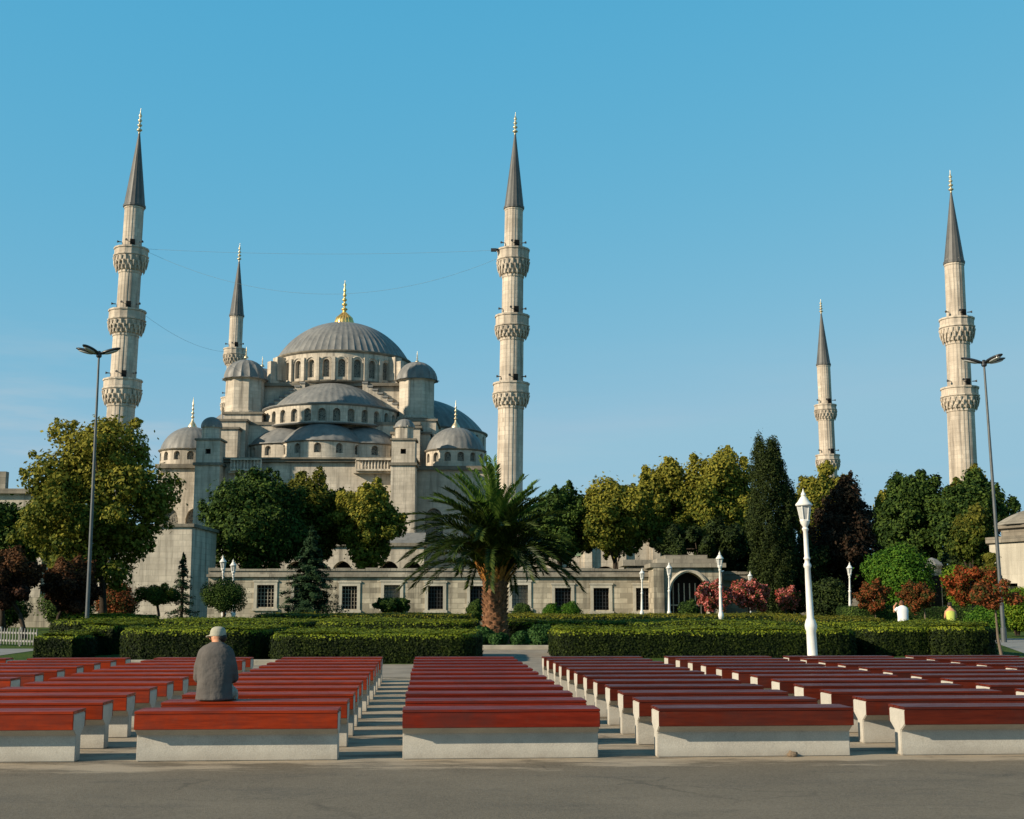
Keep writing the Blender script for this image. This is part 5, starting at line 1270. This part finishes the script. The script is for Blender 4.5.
# ------------------------------------------------------------------ people
def hand(mb, w, d, side, up=Vector((0, 0, 1)), s=1.0):
    """palm at w pointing along d with four curled fingers and a thumb"""
    d = d.normalized(); lat = d.cross(up).normalized(); up = lat.cross(d)
    mb.tube([w - d * .02, w + d * .035, w + d * .085], [.026 * s, .036 * s, .034 * s], 10, True, .55)
    for i, L in enumerate((.062, .074, .070, .054)):
        b = w + d * .085 + lat * (.027 - .018 * i) * s
        mb.tube([b - d * .02, b + d * L * .45 + up * .006, b + d * L * .8 - up * .012, b + d * L - up * .03], [.0095, .009, .0085, .006], 7)
    tb = w + d * .03 + lat * .03 * side
    mb.tube([tb - lat * .01 * side, tb + lat * .022 * side + d * .025, tb + lat * .026 * side + d * .055], [.011, .0105, .008], 7)
def seated(name, label, loc, rz, hair, top, bottom, capm=None, bare_arms=False, raised=False, lean=.0, turn=0.0, group=None, vox=.011, stand=False, tank=False):
    t = thing(name, label, 'person', loc, rz, group); V = Vector
    ln = lambda z: .02 + lean * z + .10 * z * z           # hunched spine
    sh = V((0, ln(.54), .56)); hc = V((0, ln(.68) + .075, .690))
    arms = []
    if stand: LEG = lambda s: [V((s * .09, .03, .06)), V((s * .09, .04, -.18)), V((s * .095, .05, -.40)), V((s * .095, .04, -.60)), V((s * .095, .02, -.82))]
    else: LEG = lambda s: [V((s * .09, .05, .085)), V((s * .11, .28, .09)), V((s * .12, .50, .055)), V((s * .12, .54, -.10)), V((s * .12, .53, -.40))]
    FT = (lambda s: [V((s * .095, .0, -.865)), V((s * .10, .12, -.882)), V((s * .105, .20, -.89))]) if stand else (lambda s: [V((s * .12, .50, -.445)), V((s * .125, .62, -.462)), V((s * .13, .73, -.472))])
    for s in (-1, 1):
        if raised and s < 0: arms.append((s, [V((s * .185, sh.y, .52)), V((s * .30, sh.y - .02, .40)), V((s * .25, sh.y + .12, .60)), V((s * .16, sh.y + .16, .70))]))
        else: arms.append((s, [V((s * .142, sh.y, .485)), V((s * .176, sh.y + .005, .37)), V((s * .192, sh.y + .05, .24)), V((s * .13, .36, .175))]))
    # body: one continuous figure
    mb = MB()
    mb.loft([(0, .03, .02, .16, .11), (0, ln(.15), .15, .15, .105), (0, ln(.35), .35, .165, .105), (0, ln(.50), .50, .165, .095), (0, ln(.57), .59, .09, .07)], 20)
    mb.tube([sh + V((0, 0, .0)), V((0, ln(.60) + .03, .62)), hc - V((0, .01, .04))], [.062, .055, .055], 12)
    mb.ell(hc, (.074, .092, .112), 18, 12); mb.ell(hc + V((0, .045, -.055)), (.052, .05, .055), 12, 8)
    ct, st_ = math.cos(turn), math.sin(turn)
    F_ = lambda x, y, z: hc + V((x * ct - y * st_, x * st_ + y * ct, z))
    mb.tube([F_(0, .085, .02), F_(0, .112, -.022), F_(0, .098, -.03)], [.012, .017, .012], 8)
    for s in (-1, 1):
        mb.ell(F_(s * .077, -.005, -.012), (.012, .022, .034), 8, 6); mb.ell(F_(s * .032, .083, .012), (.013, .010, .009), 8, 6)
    mb.tube([F_(-.022, .092, -.065), F_(0, .099, -.063), F_(.022, .092, -.065)], [.007, .010, .007], 6)
    for s, a in arms:
        mb.tube(a, [.052, .045, .040, .027], 10); hand(mb, a[3], a[3] - a[2] if not raised else V((.1 * -s, .3, .1)), -s)
    for s in (-1, 1):
        mb.tube(LEG(s), [.085, .078, .062, .058, .042], 12)
        mb.tube(FT(s), [.042, .040, .024], 10, True, .8)
    remeshed('body', mb, vox, M['skin'], t, 3, .5)
    # shirt
    mb = MB()
    mb.loft([(0, .035, .012, .208, .15), (0, .035, .06, .200, .145), (0, ln(.2), .2, .190, .132), (0, ln(.34), .34, .197, .128), (0, ln(.43), .43, .206, .124), (0, ln(.50), .505, .206, .118), (0, ln(.55), .556, .186, .107), (0, ln(.585), .595, .146, .094), (0, ln(.61) + .005, .618, .094, .080), (0, ln(.63) + .01, .638, .068, .066)] if not tank else [(0, .035, .012, .17, .13), (0, .035, .06, .165, .125), (0, ln(.2), .2, .158, .115), (0, ln(.34), .34, .17, .115), (0, ln(.45), .45, .172, .108), (0, ln(.50), .50, .12, .108)], 28)
    for s, a in (arms if not tank else []):
        e = a[:3] + ([a[2].lerp(a[3], .12)] if not bare_arms else [])
        if bare_arms: e = [a[0], a[0].lerp(a[1], .7)]
        mb.tube([V((s * .09, sh.y, .465))] + e, [.085, .074] + ([.064, .060, .056] if not bare_arms else [.066]), 12)
    remeshed('shirt', mb, vox * .9, M[top], t, 7, .5)
    mb = MB()
    mb.loft([(0, .05, .004, .165, .125), (0, .05, .09, .165, .12), (0, .04, .14, .155, .11)], 20)
    for s in (-1, 1): mb.tube(LEG(s)[:4] + [LEG(s)[3].lerp(LEG(s)[4], .93)], [.094, .088, .076, .074, .066], 12)
    remeshed('trousers', mb, vox, M[bottom], t, 2, .5)
    for s in (-1, 1):
        mb = MB(); mb.tube([p + V((0, k_ * .02 - .015, .008)) for k_, p in enumerate(FT(s))], [.052, .050, .034], 12, True, .8); remeshed('shoe', mb, .012, M['leather'], t, 2, .5)
    mb = MB()
    if capm:
        mb.ell(F_(0, -.026, -.012), (.079, .074, .062), 14, 8); mb.ell(F_(0, -.034, .0), (.076, .066, .045), 14, 8)
        remeshed('hair', mb, .012, M[hair], t, 2, .5)
        mb = MB(); c = hc + V((0, -.004, .02)); prof = [(.088, -.014), (.090, .01), (.087, .045), (.072, .078), (.042, .094), (.0, .098)]
        mb.lathe(c, prof, 20); bd = V((-math.sin(turn), math.cos(turn), 0)); bl = V((bd.y, -bd.x, 0))
        for k in (-1, 0, 1): mb.tube([c + bd * .06 + bl * .035 * k, c + bd * .12 + bl * .04 * k + V((0, 0, -.012)), c + bd * (.145 - .012 * abs(k)) + bl * .035 * k + V((0, 0, -.028))], [.028, .028, .022], 8, True, .3)
        remeshed('cap', mb, .009, M[capm], t, 2, .5)
    else:
        mb.ell(hc + V((0, -.028, .022)), (.086, .088, .112), 16, 10); remeshed('hair', mb, .012, M[hair], t, 2, .5)
    return t
q, ba = BENCH_SPOT[(3, 1)]
g = gnd(216, 700, .507)
loc = q + BU * ((g - q).dot(BU)) + BD * .14; loc.z = .507
man = seated('person', 'man in a grey-brown long-sleeved top and khaki cap, seated with his back to us', loc, BA, 'hair', 'shirt', 'plaid', 'cap', lean=.03, turn=R(58))
# dark folded bag lying beside him
mb = MB(); p = loc + BU * .36 + BD * .02; mb.tube([p + BU * -.13 + Vector((0, 0, .022)), p + Vector((0, 0, .03)), p + BU * .16 + Vector((0, 0, .02))], [.025, .045, .02], 10, True, .6)
for v in range(len(mb.v)): pass
# visitors on the path behind the hedge
YS_ = 46.
seated('person', 'visitor standing in a white short-sleeved shirt with one arm bent, seen from behind', (xat(903, 610, 46.2), 46.2, .90), 0, 'redhair', 'white_cloth', 'trousers', None, True, True, .05, 0, None, .014, True)
v2 = seated('person', 'bare-armed visitor in a yellow-green top, seen from behind over the hedge', (xat(951, 616, YS_), YS_, .873), R(-12), 'hair', 'yellow_cloth', 'trousers', None, True, False, .15, 0, None, .014, True, True)
v2.scale = (.97, .97, .97)

# ------------------------------------------------------------------ light, sky, view
SUN_EL, SUN_AZ = R(25), R(63)          # azimuth measured from behind the camera towards its left
sd_ = Vector((-math.sin(SUN_AZ) * math.cos(SUN_EL), -math.cos(SUN_AZ) * math.cos(SUN_EL), math.sin(SUN_EL)))
sun = bpy.data.lights.new('sun', 'SUN'); sun.energy = 5.0; sun.angle = R(.5); sun.color = (1.0, .85, .64)
so = bpy.data.objects.new('sun', sun); col.objects.link(so); so.rotation_euler = (-sd_).to_track_quat('-Z', 'Y').to_euler(); so.location = (-60, -40, 60)
w = bpy.data.worlds.new('World'); scene.world = w; w.use_nodes = True; nt = w.node_tree; bg = nt.nodes['Background']
sk = nt.nodes.new('ShaderNodeTexSky'); sk.sky_type = 'NISHITA'; sk.sun_disc = False; sk.sun_elevation = SUN_EL
sk.sun_rotation = math.atan2(sd_.x, sd_.y); sk.air_density = 1.0; sk.dust_density = .6; sk.ozone_density = 1.6; sk.altitude = 50
# the photograph's colour grade of the sky: deep cyan high up, pale teal at the horizon
SS = .13
sep = nt.nodes.new('ShaderNodeSeparateColor'); cmb = nt.nodes.new('ShaderNodeCombineColor')
nt.links.new(sk.outputs[0], sep.inputs[0])
for i, (p_, k_) in enumerate(((1.15, .63), (.30, .452), (.10, .512))):
    m1 = nt.nodes.new('ShaderNodeMath'); m1.operation = 'MULTIPLY'; m1.inputs[1].default_value = SS; nt.links.new(sep.outputs[i], m1.inputs[0])
    m2 = nt.nodes.new('ShaderNodeMath'); m2.operation = 'POWER'; m2.inputs[1].default_value = p_; nt.links.new(m1.outputs[0], m2.inputs[0])
    m3 = nt.nodes.new('ShaderNodeMath'); m3.operation = 'MULTIPLY'; m3.inputs[1].default_value = k_ / SS; nt.links.new(m2.outputs[0], m3.inputs[0])
    m4 = nt.nodes.new('ShaderNodeMath'); m4.operation = 'MINIMUM'; m4.inputs[1].default_value = (.222, .392, .495)[i] / SS; nt.links.new(m3.outputs[0], m4.inputs[0]); nt.links.new(m4.outputs[0], cmb.inputs[i])
tc = nt.nodes.new('ShaderNodeTexCoord'); sx = nt.nodes.new('ShaderNodeSeparateXYZ'); nt.links.new(tc.outputs['Generated'], sx.inputs[0])
def wmath(op, x, y):
    m = nt.nodes.new('ShaderNodeMath'); m.operation = op
    for s_, v_ in zip(m.inputs, (x, y)):
        if isinstance(v_, (int, float)): s_.default_value = v_
        elif v_ is not None: nt.links.new(v_, s_)
    return m.outputs[0]
def wrange(v_, a0, a1, b0, b1):
    m = nt.nodes.new('ShaderNodeMapRange'); m.interpolation_type = 'SMOOTHSTEP'; nt.links.new(v_, m.inputs[0])
    for i_, q_ in enumerate((a0, a1, b0, b1)): m.inputs[i_ + 1].default_value = q_
    return m.outputs[0]
zen = wrange(sx.outputs[2], .42, .95, 1.0, .32)        # deeper sky towards the zenith
mulz = nt.nodes.new('ShaderNodeVectorMath'); mulz.operation = 'SCALE'; nt.links.new(cmb.outputs[0], mulz.inputs[0]); nt.links.new(zen, mulz.inputs['Scale'])
# thin wisps of high cloud low on one side of the sky
mp = nt.nodes.new('ShaderNodeMapping'); mp.inputs['Scale'].default_value = (2.2, 2.2, 16); nt.links.new(tc.outputs['Generated'], mp.inputs[0])
nz = nt.nodes.new('ShaderNodeTexNoise'); nz.inputs['Scale'].default_value = 2.1; nz.inputs['Detail'].default_value = 8; nz.inputs['Roughness'].default_value = .6; nt.links.new(mp.outputs[0], nz.inputs['Vector'])
cl = wrange(nz.outputs['Fac'], .44, .74, 0, .42)
cl = wmath('MULTIPLY', cl, wrange(sx.outputs[2], .10, .24, 1, 0)); cl = wmath('MULTIPLY', cl, wrange(sx.outputs[0], -.30, -.12, 1, .22))
cmx = nt.nodes.new('ShaderNodeMix'); cmx.data_type = 'RGBA'; nt.links.new(cl, cmx.inputs[0]); nt.links.new(mulz.outputs[0], cmx.inputs[6]); cmx.inputs[7].default_value = (3.4, 3.5, 3.55, 1)
nt.links.new(cmx.outputs[2], bg.inputs[0]); bg.inputs[1].default_value = SS
vs = scene.view_settings; vs.view_transform = 'Standard'; vs.look = 'None'; vs.gamma = 1; vs.exposure = .45; vs.use_curve_mapping = False
scene.render.engine = 'CYCLES'; cy = scene.cycles; cy.max_bounces = 6; cy.diffuse_bounces = 3; cy.glossy_bounces = 2; cy.transmission_bounces = 2; cy.use_denoising = True
